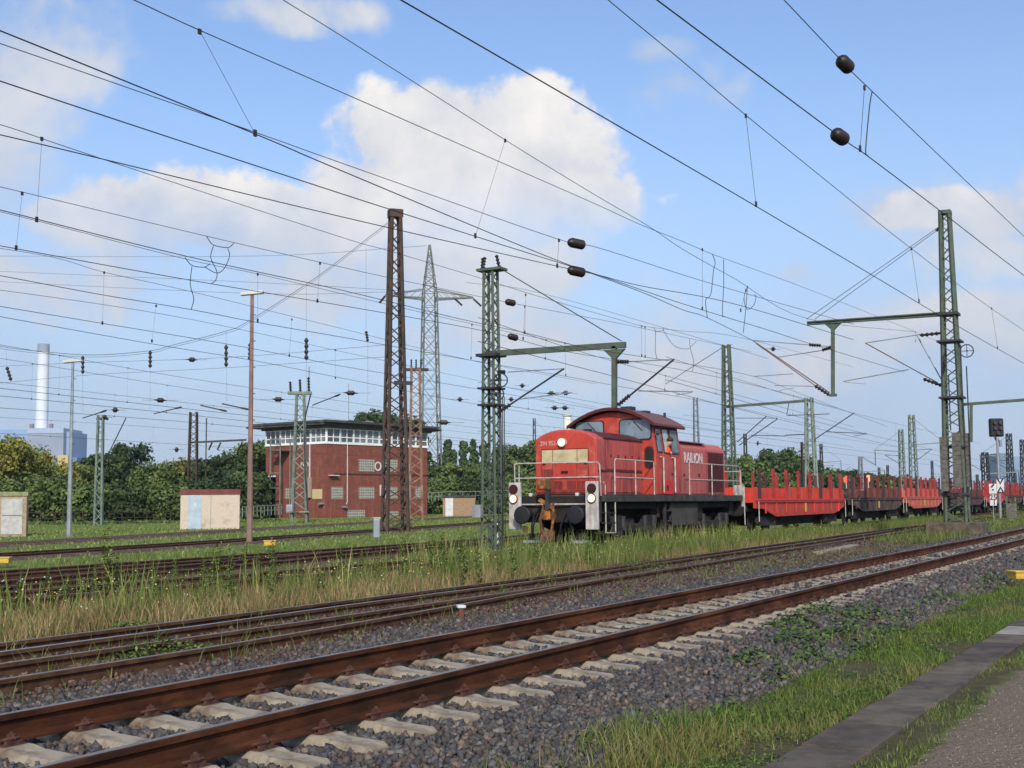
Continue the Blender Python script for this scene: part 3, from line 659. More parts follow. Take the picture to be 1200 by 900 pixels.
# --- big rusty brown mast in front of the signal box
def brown_mast():
    base = np.array(onz(463, 625, -.5)); Z = (base-EYE)@FWD; top = far(463.4, 246, Z)[2]; H = top-base[2]
    ang = math.atan2(RGT[1], RGT[0])+.38
    t = thing('catenary_mast', 'tallest rusty brown lattice mast standing in front of the brick signal box', 'catenary mast', base, ang)
    w0 = 35/FPX*Z*.72; w1 = 16.5/FPX*Z*.62
    lattice(t, H, w0, w1, 28, .17, .11, M_brown, y0=w0*.9, y1=w1*.9)
    MB().box(-w1/2-.15, w1/2+.15, -w1*.4-.15, w1*.4+.15, H-.5, H).build('cap', M_brown, t)
    for sx in (-1, 1):
        for sy in (-1, 1): MB().box(sx*w0/2-.45, sx*w0/2+.45, sy*w0*.4-.45, sy*w0*.4+.45, -.5, .12).build('footing', M_foot, t)
    z = far(470, 451, Z)[2]-base[2]; MB().box(-.15, 1.0, -w1*.5-.2, -w1*.5+.1, z, z+.22).build('wire_bracket', M_steel, t)
    return base, Z
bm_base, bmZ = brown_mast()

def px_mast(x, ytop, Z, H, w0, w1, m, label, panels=16, cw=.1, lw=.05, name='lattice_mast', cat='mast', group=None, rz=None):
    top = far(x, ytop, Z); base = (top[0], top[1], top[2]-H)
    t = thing(name, label, cat, base, math.atan2(RGT[1], RGT[0])+.1 if rz is None else rz, group)
    simple_mast(t, H, w0, w1, panels, cw, lw, m)
    return t, base
# mast behind the locomotive with a long arm
t, b = px_mast(851, 404, 101, 14.2, 1.0, .45, M_green, 'green lattice catenary mast behind the rear end of the red locomotive, arm to the right', 24, .13, .06, 'catenary_mast', 'catenary mast', rz=0)
t852, b852 = t, b
Lm = lambda x, y: onT(x, y, b852[0])-np.array(b852)
p, q = Lm(847, 477), Lm(953, 469); MB().bar((0, p[1], p[2]), (0, q[1], q[2]), .2, .2).build('cantilever_arm', M_green, t)
p, q = Lm(858, 475), Lm(858, 490)
for x0, y0, x1, y1, r in ((864, 518, 898, 488, .04), (866, 522, 911, 491, .04), (862, 490, 911, 490, .025), (880, 510, 920, 511, .03), (925, 470, 922, 486, .03), (922, 487, 972, 485, .03), (858, 404, 852, 404, .02)):
    p, q = Lm(x0, y0), Lm(x1, y1); MB().tube([(0, p[1], p[2]), (0, q[1], q[2])], r, 5).build('bracket_tube', M_steel, t)
p, q = Lm(850, 405), Lm(780, 450); MB().tube([(0, p[1], p[2]), (0, q[1], q[2])], .025, 4).build('stay_wire', M_wire, t)
t, b = px_mast(948, 466, 98, 10.5, .9, .42, M_greenf, 'pale green mast above the first red goods wagon, with a slanting bracket to its right', 18, .13, .05, 'catenary_mast', 'catenary mast', rz=0)
Lm = lambda x, y: onT(x, y, b[0])-np.array(b)
for x0, y0, x1, y1, r in ((950, 518, 1001, 484, .04), (968, 506, 1016, 508, .03), (1000, 511, 1014, 509, .02), (920, 510, 944, 509, .04)):
    p, q = Lm(x0, y0), Lm(x1, y1); MB().tube([(0, p[1], p[2]), (0, q[1], q[2])], r, 5).build('bracket_tube', M_steel, t)

# --- masts of the yard on the left and in the middle
t, b = px_mast(352, 461, 112, 12, 1.3, .62, M_greenf, 'pale grey green lattice mast with top insulators before the signal box corner', 14, .16, .07, 'switch_mast', 'mast')
MB().box(-1.1, 1.0, -.3, .3, 11.9, 12.15).build('crossarm', M_greenf, t)
for x, h in ((-.85, .9), (0., 1.1), (.75, 1.3)): ins_mb((x, 0, 12.15), (x-.05, 0, 12.15+h), .14, 5).build('post_insulator', M_ins, t)
MB().tube([(.75, 0, 13.3), (.75, 0, 14.4)], .03, 5).build('rod', M_steel, t)
MB().tube([(.9, -.1, 11.9), (.4, -.4, 9.6), (.5, -.6, 5), (.9, -.7, 0)], .07, 6).build('cable', M_steel, t)
MB().box(-1.1, -.55, -.85, -.45, 1.5, 2.2).build('switch_box', M_galv, t, bevel=.03)
MB().box(-.9, .9, -.9, .9, 1.5, 1.62).build('platform_ring', M_greenf, t)
t, b = px_mast(118, 487, 112, 9.9, .62, .42, M_greenf, 'thin pale lattice mast with a slanting bracket, in front of the trees at left', 16, .12, .05, 'catenary_mast', 'catenary mast')
MB().tube([(0, 0, 4.9), (2.2, 0, 9.7)], .05, 5).build('bracket_tube', M_steel, t); ins_mb((.15, 0, 5.2), (.75, 0, 6.6), .13, 5).build('insulator', M_ins, t)
ins_mb((-.4, 0, 9.6), (.7, 0, 9.6), .12, 4).build('insulator', M_ins, t); MB().box(-.5, .5, -.5, .5, -.3, .1).build('footing', M_foot, t)
t, b = px_mast(227, 483, 150, 13, 1.1, .75, M_brown, 'brownish lattice mast with a horizontal arm of insulators, behind the pale concrete hut', 18, .16, .07, 'catenary_mast', 'catenary mast')
MB().tube([(1.5, 0, 0), (1.5, 0, 12.3)], .08, 6).build('pole', M_brown, t); MB().bar((-.4, 0, 9.4), (6.2, 0, 9.7), .2, .22).build('cantilever_arm', M_steel, t)
for x in (2.2, 3.2, 5.7): ins_mb((x, 0, 9.4), (x-.4, 0, 8.5), .13, 4).build('insulator', M_ins, t)
t, b = px_mast(487, 431, 118, 16, 1.25, .75, mat('mast_orange_rust', rgb(150, 112, 86), rgb(110, 84, 70), scale=1.5, rough=.8, c3=rgb(160, 150, 130), s3=1.2), 'orange rusty mast with a small crosshead, against the right part of the signal box', 22, .16, .07, 'switch_mast', 'mast')
MB().box(-1.2, 1.2, -.3, .3, 15.7, 15.95).build('crossarm', M_brown, t)
for x in (-.4, .05, .5): ins_mb((x, 0, 15.95), (x, 0, 16.8), .1, 4).build('post_insulator', M_ins, t)
MB().tube([(-1.0, 0, 15.7), (-1.0, 0, 14.8)], .09, 6).build('pendant', M_ins, t)

# high voltage pylon
def pylon():
    Z = 230; b0 = far(504, 590, Z); top = far(501, 287, Z)[2]; base = np.array([b0[0], b0[1], -.5]); H = top+.5
    t = thing('power_pylon', 'tall grey lattice power pylon behind the signal box, crossarm with hanging insulators', 'pylon', base, math.atan2(RGT[1], RGT[0])+.25)
    m = mat('pylon_grey', rgb(120, 124, 118), rgb(96, 100, 96), scale=.5, rough=.7)
    b = MB(); zs = [0, 5, 9.5, 13.8, 17.6, 21, 24.2, 27, 29.8, 32.4, 35, 37.4]; zt = H*.82; zs = [z/37.4*zt for z in zs]
    def wd(z): return 3.9+(2.3-3.9)*min(1, z/zt*1.0) if z <= zt else 2.3*(1-(z-zt)/(H-zt))+.25
    def c(sx, sy, z): q = wd(z)/2; return (sx*q, sy*q, z)
    for sx in (-1, 1):
        for sy in (-1, 1): b.bar(c(sx, sy, 0), c(sx, sy, zt), .2); b.bar(c(sx, sy, zt), c(sx, sy, H), .13)
    zz = zs+[zt+(H-zt)*k/6 for k in range(1, 7)]
    for i in range(len(zz)-1):
        a, d = zz[i], zz[i+1]
        for sy in (-1, 1):
            b.bar(c(-1, sy, a), c(1, sy, d), .09); b.bar(c(1, sy, a), c(-1, sy, d), .09); b.bar(c(sy, -1, a), c(sy, 1, d), .09); b.bar(c(sy, 1, a), c(sy, -1, d), .09)
            b.bar(c(-1, sy, d), c(1, sy, d), .09)
    b.build('lattice_tower', m, t)
    zc = zt-1.2
    for s in (-1, 1):
        a = MB()
        for sy in (-1, 1):
            a.bar((s*1.1, sy*1.1, zc), (s*8.2, 0, zc+.5), .26); a.bar((s*1.1, sy*1.1, zc+1.7), (s*8.2, 0, zc+.6), .18)
            for k in range(1, 5): x = .9+7.3*k/5; a.bar((s*x, sy*.9*(1-k/5), zc+.1*k), (s*(x-1.3), sy*.9*(1-(k-1)/5), zc+1.7-.22*k), .07)
        a.build('crossarm', m, t)
        for x in (4.6, 8.2): ins_mb((s*x, 0, zc+.3), (s*(x+1.2), -1.2, zc-1.2), .22, 6).build('insulator_string', M_ins, t)
    return t
pylon()
def lamp_post(x, yt, Z, H, label, m, w):
    top = far(x, yt, Z); base = (top[0], top[1], top[2]-H); t = thing('lamp_post', label, 'lamp post', base, math.atan2(RGT[1], RGT[0]))
    MB().tube([(0, 0, -.2), (0, 0, H)], [.15, .085], 8).build('pole', m, t, True)
    b = MB().prism([(-w/2, H-.02), (w/2, H+.08), (w/2, H+.2), (w*.1, H+.24), (-w/2, H+.12)], -.16, .16, 'y'); b.build('lamp_head', M_white, t, bevel=.02)
    g = MB()
    for k in range(5): g.box(.08, .2, -.015, .015, H-1.-k*1.3, H-.96-k*1.3)
    g.build('climbing_peg', M_steel, t)
    return t
lamp_post(295.5, 346, 62, 12.2, 'tall brownish lamp post with a flat white head, left of the signal box', M_lampost, 1.12)
lamp_post(85.5, 425, 76, 10.4, 'grey lamp post with a flat white head, in front of the white chimney building', M_galv, 1.15)
far_masts = [(815, 466, 190, 14, .9, .5, M_galv, 'grey lattice mast rising behind the rear bonnet of the locomotive'),
  (1068, 486, 165, 14, 1.0, .55, M_greenf, 'pale green lattice mast above the brown wagon, left of the big right mast'),
  (1055.5, 503, 190, 12, .8, .5, M_greenf, 'slim pale mast just left of the pale green mast above the wagons'),
  (1154, 530, 150, 9, .9, .5, M_steel, 'dark lattice mast between the big right mast and the signal'),
  (1182, 508, 170, 11, .8, .5, M_steel, 'dark slim lattice mast right of the signal, in front of the blue building'),
  (1198, 515, 190, 11, .8, .5, M_steel, 'dark lattice mast cut by the right picture edge'),
  (942, 518, 150, 9.5, .7, .5, M_brown, 'short dark mast directly left of the pale green mast over the red wagon'),
  (1008, 535, 210, 9, .9, .4, M_galv, 'small grey lattice mast above the gap between red and brown wagons')]
def far_arm(t, H, s=1):
    MB().bar((0, 0, H*.72), (s*4.2, 0, H*.74), .12, .14).build('cantilever_arm', M_greenf, t)
    b = MB().tube([(0, 0, H*.55), (s*2.6, 0, H*.68)], .04, 4); b.tube([(s*4.1, 0, H*.74), (s*4.1, 0, H*.55)], .06, 4); b.tube([(s*4.1, 0, H*.56), (s*6.2, 0, H*.66)], .035, 4); b.tube([(0, 0, H*.67), (s*2.6, 0, H*.68)], .03, 4); b.tube([(0, 0, H*.98), (s*4.1, 0, H*.75)], .02, 4); b.build('bracket', M_steel, t)
for i, a in enumerate(far_masts):
    t, b = px_mast(*a, panels=18, cw=.13, lw=.07, name='catenary_mast', cat='catenary mast')
    if i not in (0, 6): far_arm(t, a[3], 1 if i % 2 else -1)
g = 'distant catenary masts deep in the yard'
FM = ((962, 520, 260), (873, 508, 230), (992, 552, 300), (1030, 548, 320), (1040, 545, 330), (1092, 540, 330), (1145, 556, 300), (626, 490, 260), (592, 520, 300), (905, 545, 300), (1189, 552, 280), (1075, 556, 360))
OR2 = 'first second third fourth fifth sixth seventh eighth ninth tenth eleventh twelfth'.split()
for x, yt, Z in FM:
    t, b = px_mast(x, yt, Z, (590-yt)/FPX*Z+1.5, .6, .4, M_steel, 'slim grey far catenary mast, %s from the left of the smallest masts in the yard' % OR2[sorted(q[0] for q in FM).index(x)], 10, .12, .07, 'catenary_mast', 'catenary mast', g)
    far_arm(t, (590-yt)/FPX*Z+1.5, -1 if int(x) % 2 else 1)

# ------------------------------------------------------------------ buildings
def brick_mat():
    m = bpy.data.materials.new('red_brick'); m.use_nodes = True; t = m.node_tree; p = t.nodes['Principled BSDF']; setin(p, 'Roughness', .9); setin(p, 'Specular IOR Level', .2)
    tcn = N(t, 'ShaderNodeTexCoord').outputs['Object']; sp = N(t, 'ShaderNodeSeparateXYZ'); t.links.new(tcn, sp.inputs[0])
    cb = N(t, 'ShaderNodeCombineXYZ'); t.links.new(m_(t, 'ADD', sp.outputs[0], sp.outputs[1]), cb.inputs[0]); t.links.new(sp.outputs[2], cb.inputs[1])
    br = N(t, 'ShaderNodeTexBrick'); t.links.new(cb.outputs[0], br.inputs['Vector']); br.inputs['Color1'].default_value = (*rgb(152, 70, 54), 1); br.inputs['Color2'].default_value = (*rgb(118, 54, 44), 1); br.inputs['Mortar'].default_value = (*rgb(150, 118, 104), 1)
    setin(br, 'Scale', 1.); setin(br, 'Mortar Size', .008); setin(br, 'Brick Width', .25); setin(br, 'Row Height', .083)
    f = m_(t, 'MULTIPLY_ADD', noise(t, tcn, 1.3, 10, .72), 3.2, -1.1, clamp=True)
    c = mixc(t, m_(t, 'MULTIPLY', f, .75), br.outputs[0], rgb(98, 62, 52)); cb2 = N(t, 'ShaderNodeMapping'); t.links.new(tcn, cb2.inputs[0]); cb2.inputs['Scale'].default_value = (2.5, 2.5, .25)
    c = mixc(t, m_(t, 'MULTIPLY_ADD', noise(t, cb2.outputs[0], 1., 6), 1.5, -.78, clamp=True), c, rgb(166, 112, 92))
    t.links.new(c, p.inputs['Base Color']); return m
def glassblock():
    m = bpy.data.materials.new('glass_blocks'); m.use_nodes = True; t = m.node_tree; p = t.nodes['Principled BSDF']; setin(p, 'Roughness', .35)
    tcn = N(t, 'ShaderNodeTexCoord').outputs['Object']; sp = N(t, 'ShaderNodeSeparateXYZ'); t.links.new(tcn, sp.inputs[0])
    cb = N(t, 'ShaderNodeCombineXYZ'); t.links.new(m_(t, 'ADD', sp.outputs[0], sp.outputs[1]), cb.inputs[0]); t.links.new(sp.outputs[2], cb.inputs[1])
    br = N(t, 'ShaderNodeTexBrick'); br.offset = 0; t.links.new(cb.outputs[0], br.inputs['Vector'])
    br.inputs['Color1'].default_value = (*rgb(82, 88, 80), 1); br.inputs['Color2'].default_value = (*rgb(120, 126, 114), 1); br.inputs['Mortar'].default_value = (*rgb(176, 170, 152), 1)
    setin(br, 'Scale', 1.); setin(br, 'Mortar Size', .05); setin(br, 'Mortar Smooth', 0.); setin(br, 'Brick Width', .3); setin(br, 'Row Height', .3); t.links.new(br.outputs[0], p.inputs['Base Color']); return m
M_brick = brick_mat(); M_gb = glassblock()
M_winglass = mat('window_glass_dark', rgb(52, 60, 64), rgb(84, 94, 98), scale=.6, rough=.08, spec=.8)
M_blind = mat('window_blind_grey', rgb(128, 132, 136), rgb(108, 112, 118), scale=.8, rough=.4)
M_frame = mat('window_frame_white', rgb(240, 240, 234), rgb(232, 232, 226), scale=2, rough=.5)
M_roofd = mat('roof_dark', rgb(74, 72, 68), rgb(58, 56, 54), scale=1.2, rough=.85, c3=rgb(104, 100, 92), s3=.7)
def signal_box():
    Zc = 141.; c0 = far(382, 609, Zc); c1 = far(500.7, 607, 154.5); c0 = np.array([c0[0], c0[1], -.5]); d = (c1-c0)[:2]; L = np.linalg.norm(d); a = math.atan2(d[1], d[0])
    t = thing('signal_box', 'red brick signal box with a band of white framed windows under a flat roof', 'signal box', c0, a)
    # local: x along the long front, y backwards (left) ; front plane y = 0
    W = 9.9; k = Zc/FPX
    hb = lambda y, Z=Zc: far(382, y, Z)[2]+.5
    zb, zt, zr = hb(519.6), hb(501.5), hb(489.5)
    # lower walls (set back at the far left), upper overhang
    MB().prism([(0, .0), (L, 0), (L, 8.2), (0, 8.2)], 0, 5.2, 'z').build('lower_wall', M_brick, t)
    MB().prism([(0, .0), (L, 0), (L, W), (0, W)], 5.2, zb, 'z').build('upper_wall', M_brick, t)
    MB().box(1.2, L+.01, -.02, .0, 5.15, 5.32).build('string_course', mat('dark_joint', rgb(70, 40, 36)), t)
    MB().box(-.02, 1.4, 8.2, W+.02, 5.06, 5.2).build('overhang_soffit', M_frame, t)
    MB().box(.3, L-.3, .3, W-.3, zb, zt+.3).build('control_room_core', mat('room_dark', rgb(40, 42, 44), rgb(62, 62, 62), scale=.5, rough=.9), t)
    MB().box(-.1, L+.1, -.1, W+.1, zb-.02, zb+.14).build('sill_band', M_frame, t)
    # window bays
    def bay(p, q, kind):
        p = np.array(p, float); q = np.array(q, float); e = (q-p)/np.linalg.norm(q-p); o = np.array([e[1], -e[0]]); ln = np.linalg.norm(q-p)
        f = MB(); z0, z1 = zb+.14, zt+.02; P = lambda s, z, dpt=0: (*(p+e*s-o*dpt), z)
        for s in (0.04, ln-.04): f.bar(P(s, z0), P(s, z1), .13, .13, up=(1, 0, 0))
        for z in (z0+.05, z1-.05, z0+.62): f.bar(P(0, z), P(ln, z), .1, .1)
        n = 2 if ln < 2.2 else 3
        for i in range(1, n): f.bar(P(ln*i/n, z0), P(ln*i/n, z1), .08, .08, up=(1, 0, 0))
        w_ = f.build('window', M_frame, t)
        g = MB(); g.add([P(.05, z0, .03), P(ln-.05, z0, .03), P(ln-.05, z1, .03), P(.05, z1, .03)], [(0, 1, 2, 3)]); g.build('pane', [M_winglass, M_blind][kind], w_)
    kinds = [0, 0, 1, 1, 0, 0, 0, 0]; n = 8
    for i in range(n): bay((L*i/n, -.02), (L*(i+1)/n, -.02), kinds[i])
    for i in range(4): bay((-.02, W*(i+1)/4), (-.02, W*i/4), [1, 0, 1, 0][i])
    # roof
    r = MB().prism([(-1.1, -.7), (L+1.9, -.7), (L+1.9, W+2.2), (-1.1, W+2.2)], zt+.35, zt+.6, 'z'); r.prism([(-.4, -.4), (L+.4, -.4), (L+.4, W+.4), (-.4, W+.4)], zt+.05, zt+.35, 'z')
    roof = r.build('roof', M_roofd, t)
    MB().box(-1.2, L+1., -1.2, W+1.2, zt+.6, zt+.85).build('roof_upstand', M_roofd, roof)
    MB().tube([(6.5, 3, zt+.6), (6.5, 3, zt+5.6)], .04, 5).build('antenna', M_galv, roof)
    MB().box(9.8, 10.8, 3, 4, zt+.85, zt+1.35).build('vent_box', M_galv, roof, bevel=.05); MB().box(11.6, 12.4, 3, 4, zt+.85, zt+1.25).build('vent_box', M_galv, roof, bevel=.05)
    # glass block windows of the long front: positions from the facade
    def fx(x):      # facade x (m) of a picture column
        lo, hi = 0, L
        for _ in range(40):
            m = (lo+hi)/2; w_ = c0[:2]+np.array([math.cos(a), math.sin(a)])*m-EYE[:2]; X = 600+FPX*(w_@RGT[:2])/(w_@FWD[:2])
            if X < x: lo = m
            else: hi = m
        return lo
    def fz(xm, y):
        w_ = c0[:2]+np.array([math.cos(a), math.sin(a)])*xm-EYE[:2]; return far(400, y, w_@FWD[:2])[2]+.5
    for (xa, xb, ya, yb) in ((420, 438, 538.5, 552), (388, 401.5, 570.5, 584.5), (420, 438, 571, 584.5), (407, 427, 598, 608), (450.5, 465, 539, 553), (450.5, 465, 571, 584.5), (452, 466, 600, 609), (486, 493, 571, 585)):
        x0, x1 = fx(xa), fx(xb); z1, z0 = fz(x0, ya), max(.12, fz(x0, yb)); f = MB()
        for (u0, u1, v0, v1) in ((x0-.06, x1+.06, z0-.08, z0), (x0-.06, x1+.06, z1, z1+.06), (x0-.06, x0, z0, z1), (x1, x1+.06, z0, z1)): f.box(u0, u1, -.035, .02, v0, v1)
        w_ = f.build('window', mat('window_surround', rgb(150, 104, 88)), t); MB().box(x0, x1, -.02, .01, z0, z1).build('glass_block_pane', M_gb, w_)
    # left face details (x = 0 plane, y grows to the left)
    def ly(x):
        e = np.array([-math.sin(a), math.cos(a)]); lo, hi = 0, W
        for _ in range(40):
            m = (lo+hi)/2; w_ = c0[:2]+e*m-EYE[:2]; X = 600+FPX*(w_@RGT[:2])/(w_@FWD[:2])
            if X > x: lo = m
            else: hi = m
        return lo
    y0, y1 = ly(377.3), ly(366); z1, z0 = hb(573), hb(584.5); MB().box(-.04, .02, y0, y1, z0, z1).build('cream_panel', mat('cream', rgb(196, 176, 130)), t)
    y0, y1 = ly(345), ly(334); MB().box(-.03, .02, y0, y1, hb(584), hb(571)).build('glass_block_pane', M_gb, t)
    y0, y1 = ly(364.8), ly(361); MB().box(-.35, .0, y0, y1, hb(583), hb(559)).build('cable_duct', mat('duct', rgb(160, 146, 128)), t); MB().box(-.12, 0, (y0+y1)/2-.06, (y0+y1)/2+.06, hb(559), zb).build('downpipe', M_white, t)
    MB().tube([(fx(406), -.08, zb), (fx(406), -.08, fz(3, 589)), (fx(405), -.08, fz(3, 591))], .05, 6).build('downpipe', M_white, t)
    MB().box(fx(384), fx(394), -.5, -.1, fz(1, 557.6), fz(1, 556.6)).build('lamp_bracket', M_white, t)
    for xx, yy in ((377, 589), (402, 593)): 
        if xx > 382: MB().box(fx(xx)-.2, fx(xx)+.3, -.4, 0, fz(1, yy+2), fz(1, yy)).build('floodlight', M_galv, t)
        else: MB().box(-.5, 0, ly(xx)-.4, ly(xx)+.1, hb(yy+2), hb(yy)).build('floodlight', M_galv, t)
    MB().box(fx(444.5), fx(445.7), -.2, 0, fz(5, 581), fz(5, 568)).build('conduit', M_white, t)
    text('sign_letters', 'Om', 1.5, M_white, t, (fx(446), -.05, fz(4, 546.5)), (PI/2, 0, 0), .03, .02)
    text('sign_letters', 'ron', .9, M_white, t, (-.05, ly(357), hb(542.5)), (PI/2, 0, -PI/2), .03, .015)
    # outside stair tower / platform of thin tubes on the left face
    st = MB(); xo = -1.7
    for yy in (ly(329.5), ly(341)):
        for xx in (xo, -.2): st.bar((xx, yy, 0), (xx, yy, zb+.7), .09)
    for z in (hb(553), hb(571), zb-.6, zb+.65, zb+.1):
        st.bar((xo, ly(329.5), z), (xo, ly(341), z), .09); st.bar((xo, ly(329.5), z), (-.2, ly(329.5), z), .07)
    st.build('stair_frame', M_greenf, t)
    MB().box(xo, 0, ly(341), ly(329.5), zb-.75, zb-.66).build('landing', M_steel, t)
    return t
signal_box()
def hut(label, xa, xb, yt, yb, Z, depth, parts, rz=0.03):
    a = far(xa, yb, Z); b = far(xb, yb, Z); Wd = np.linalg.norm((b-a)[:2]); h = (yb-yt)/FPX*Z
    zg = a[2]; t = thing('concrete_hut', label, 'hut', a, math.atan2(RGT[1], RGT[0])+rz)
    return t, Wd, h
M_render = mat('pebbledash', rgb(206, 190, 170), rgb(186, 168, 148), scale=14, rough=.95, bump=.5, bscale=70, c3=rgb(178, 156, 134), s3=1.)
t, Wd, h = hut('pale pebbledash concrete hut with a blue grey door and dark red flat roof', 211, 279, 574, 620.5, 92, 3, 0, .2)
MB().box(0, Wd, 0, 2.6, -.3, h-.38).build('wall', M_render, t, bevel=.02)
MB().box(-.05, Wd+.05, -.05, 2.65, h-.38, h).build('roof', mat('fascia_red', rgb(122, 62, 60), rgb(102, 52, 50), scale=2), t)
d = MB().box(.52, 1.48, -.03, .02, .0, h-.45).build('door', mat('door_bluegrey', rgb(172, 186, 194), rgb(158, 172, 182), scale=2, rough=.5), t)
MB().box(.93, 1.12, -.04, -.03, h-1.2, h-1.0).build('door_plate', M_white, d); MB().box(2.12, 2.16, -.02, .0, 0, h-.38).build('panel_joint', M_galv, t)
t, Wd, h = hut('grey hut with double metal doors and mossy roof edge, at the left picture edge', -14, 27.5, 577, 629, 77, 2, 0, .32)
MB().box(0, Wd, 0, 2.4, -.3, h-.25).build('wall', mat('hut_brownish', rgb(168, 146, 116), rgb(140, 120, 98), scale=5), t, bevel=.02); MB().box(-.06, Wd+.06, -.06, 2.46, h-.25, h).build('roof', mat('hut_moss', rgb(150, 150, 104), rgb(116, 118, 84), scale=4), t)
for i in range(2):
    d = MB().box(.7, 1.9, -.05, -.0, .12+1.2*i*.0, h-.42).build('door', mat('door_grey', rgb(186, 182, 174), rgb(166, 162, 156), scale=3, rough=.6), t) if i == 0 else d
MB().box(.74, 1.86, -.06, -.05, 1.25, 1.28).build('door_joint', M_steel, d)
t, Wd, h = hut('small brick hut with a white metal door, right of the signal box', 519, 557, 581, 606, 150, 2, 0, .06)
MB().box(0, Wd, 0, 2.6, -.3, h-.2).build('wall', mat('tanbrick', rgb(160, 130, 100), rgb(134, 106, 82), scale=6), t); MB().box(-.15, Wd+.1, -.15, 2.7, h-.2, h).build('roof', M_roofd, t); MB().box(.3, 1.2, -.05, 0, 0, h-.3).build('door', M_white, t)
# far heating plant and chimney
def plant():
    Z = 1500.; k = Z/FPX; R = math.atan2(RGT[1], RGT[0])
    mW = mat('plant_cladding_hazed', rgb(166, 178, 198), rgb(150, 164, 188), scale=.02, rough=.6); mB = mat('plant_blue_hazed', rgb(142, 164, 196), rgb(130, 154, 188), scale=.02); mG = mat('plant_grey_hazed', rgb(148, 154, 170), rgb(136, 144, 160), scale=.03)  # distance haze is mixed into the plant's colours
    def P(x, y): return far(x, y, Z)
    o = far(45, 596, Z); o[2] = -.5
    t = thing('power_station', 'hazy pale blue boiler house with a stepped flat roof, behind the yellowish trees', 'power station', o, R)
    X = lambda x: (x-45)*k; H = lambda y: (596-y)*k
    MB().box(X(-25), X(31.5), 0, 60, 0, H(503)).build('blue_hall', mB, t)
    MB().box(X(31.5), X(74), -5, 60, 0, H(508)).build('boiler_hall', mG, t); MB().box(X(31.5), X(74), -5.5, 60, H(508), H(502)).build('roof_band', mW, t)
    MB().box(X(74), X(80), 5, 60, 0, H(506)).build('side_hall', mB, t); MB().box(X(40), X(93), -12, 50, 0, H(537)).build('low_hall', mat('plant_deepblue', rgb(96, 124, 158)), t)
    MB().box(X(71), X(83), -14, 0, 0, H(534)).build('yellow_annex', mat('plant_yellow', rgb(196, 168, 110)), t)
    for x in (30, 53): MB().box(X(x)-2, X(x)+2, 10, 14, H(503), H(496)).build('roof_vent', mat('vent_red', rgb(130, 112, 118)), t)
    t = thing('chimney', 'tall round white chimney with a grey tip, rising behind the power station', 'chimney', far(46, 596, Z+40)*np.array([1, 1, 0]), R)
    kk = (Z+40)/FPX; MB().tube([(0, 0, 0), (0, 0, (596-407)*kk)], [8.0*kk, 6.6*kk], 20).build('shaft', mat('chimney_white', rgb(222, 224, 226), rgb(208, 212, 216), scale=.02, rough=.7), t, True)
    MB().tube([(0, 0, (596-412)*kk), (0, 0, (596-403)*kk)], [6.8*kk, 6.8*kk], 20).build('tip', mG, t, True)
    b0 = far(1187, 590, 700.); b0[2] = 0
    t = thing('office_tower', 'distant blue glass building at the right picture edge', 'building', b0, R)
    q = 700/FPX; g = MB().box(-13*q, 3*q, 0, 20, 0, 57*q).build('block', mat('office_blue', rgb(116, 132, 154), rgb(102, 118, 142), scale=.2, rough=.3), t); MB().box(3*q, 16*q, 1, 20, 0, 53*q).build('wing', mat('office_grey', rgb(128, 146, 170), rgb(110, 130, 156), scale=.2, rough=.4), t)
    b0 = far(666, 590, 420.); b0[2] = 0; q = 420/FPX
    t = thing('flue', 'white round flue standing behind the front bonnet of the locomotive', 'chimney', b0, R)
    MB().tube([(0, 0, 0), (0, 0, 107*q)], [5.2*q, 4.7*q], 14).build('shaft', mat('flue_white', rgb(226, 224, 214)), t, True); MB().tube([(0, 0, 106*q), (0, 0, 108*q)], 6*q, 14).build('rim', M_white, t)
plant()

# fences
def fence(label, pts, Z, h, m):
    P = [far(x, y, z) for (x, y), z in zip(pts, Z)]; base = P[0]; t = thing('railing', label, 'fence', base)
    top = [p-base for p in P]
    r = MB().tube([q+np.array([0, 0, h]) for q in top], .045, 5).build('top_rail', m, t); MB().tube([q+np.array([0, 0, h*.5]) for q in top], .035, 5).build('middle_rail', m, t)
    n = 12
    for i in range(n):
        u = i/(n-1)*(len(top)-1); j = min(int(u), len(top)-2); q = top[j]+(top[j+1]-top[j])*(u-j); MB().tube([q, q+np.array([0, 0, h])], .04, 5).build('post', m, t)
fence('low brownish tube fence in front of the trees at left', [(30, 615), (200, 612)], [108, 122], 1.0, M_brown)
fence('pale tube fence between the pale hut and the signal box', [(284, 606), (330, 603)], [125, 132], 1.0, M_greenf)
fence('pale tube fence right of the signal box, above the small brick hut', [(498, 588), (520, 586.5), (600, 584.5)], [158, 158, 164], 1.05, M_greenf)

# ------------------------------------------------------------------ locomotive (local: x back along the train, y to the far side, z from the rail top)
M_red = mat('loco_red', rgb(192, 66, 48), rgb(174, 58, 46), scale=1.3, rough=.55, c3=rgb(190, 100, 80), s3=1.4, lo=.35, hi=.65, grime=(1.5, 3.4, rgb(104, 54, 44)))
M_redside = mat('loco_red_faded', rgb(188, 76, 68), rgb(178, 90, 82), scale=1.6, rough=.6, c3=rgb(140, 60, 60), s3=2.4, stretch=(1, 1, .35), grime=(1.5, 3.4, rgb(112, 58, 54)))
M_reddark = mat('grille_dark_red', rgb(118, 44, 40), rgb(90, 36, 34), scale=4, rough=.7, stretch=(1, 1, .3))
M_redfresh = mat('loco_red_fresh', rgb(206, 34, 34), rgb(190, 30, 32), scale=2, rough=.45)
M_roofl = mat('loco_roof', rgb(122, 78, 70), rgb(98, 62, 56), scale=2, rough=.7, c3=rgb(124, 98, 92), s3=2)
M_roofe = mat('loco_roof_edge', rgb(92, 34, 32), rgb(66, 30, 30), scale=2, rough=.6)
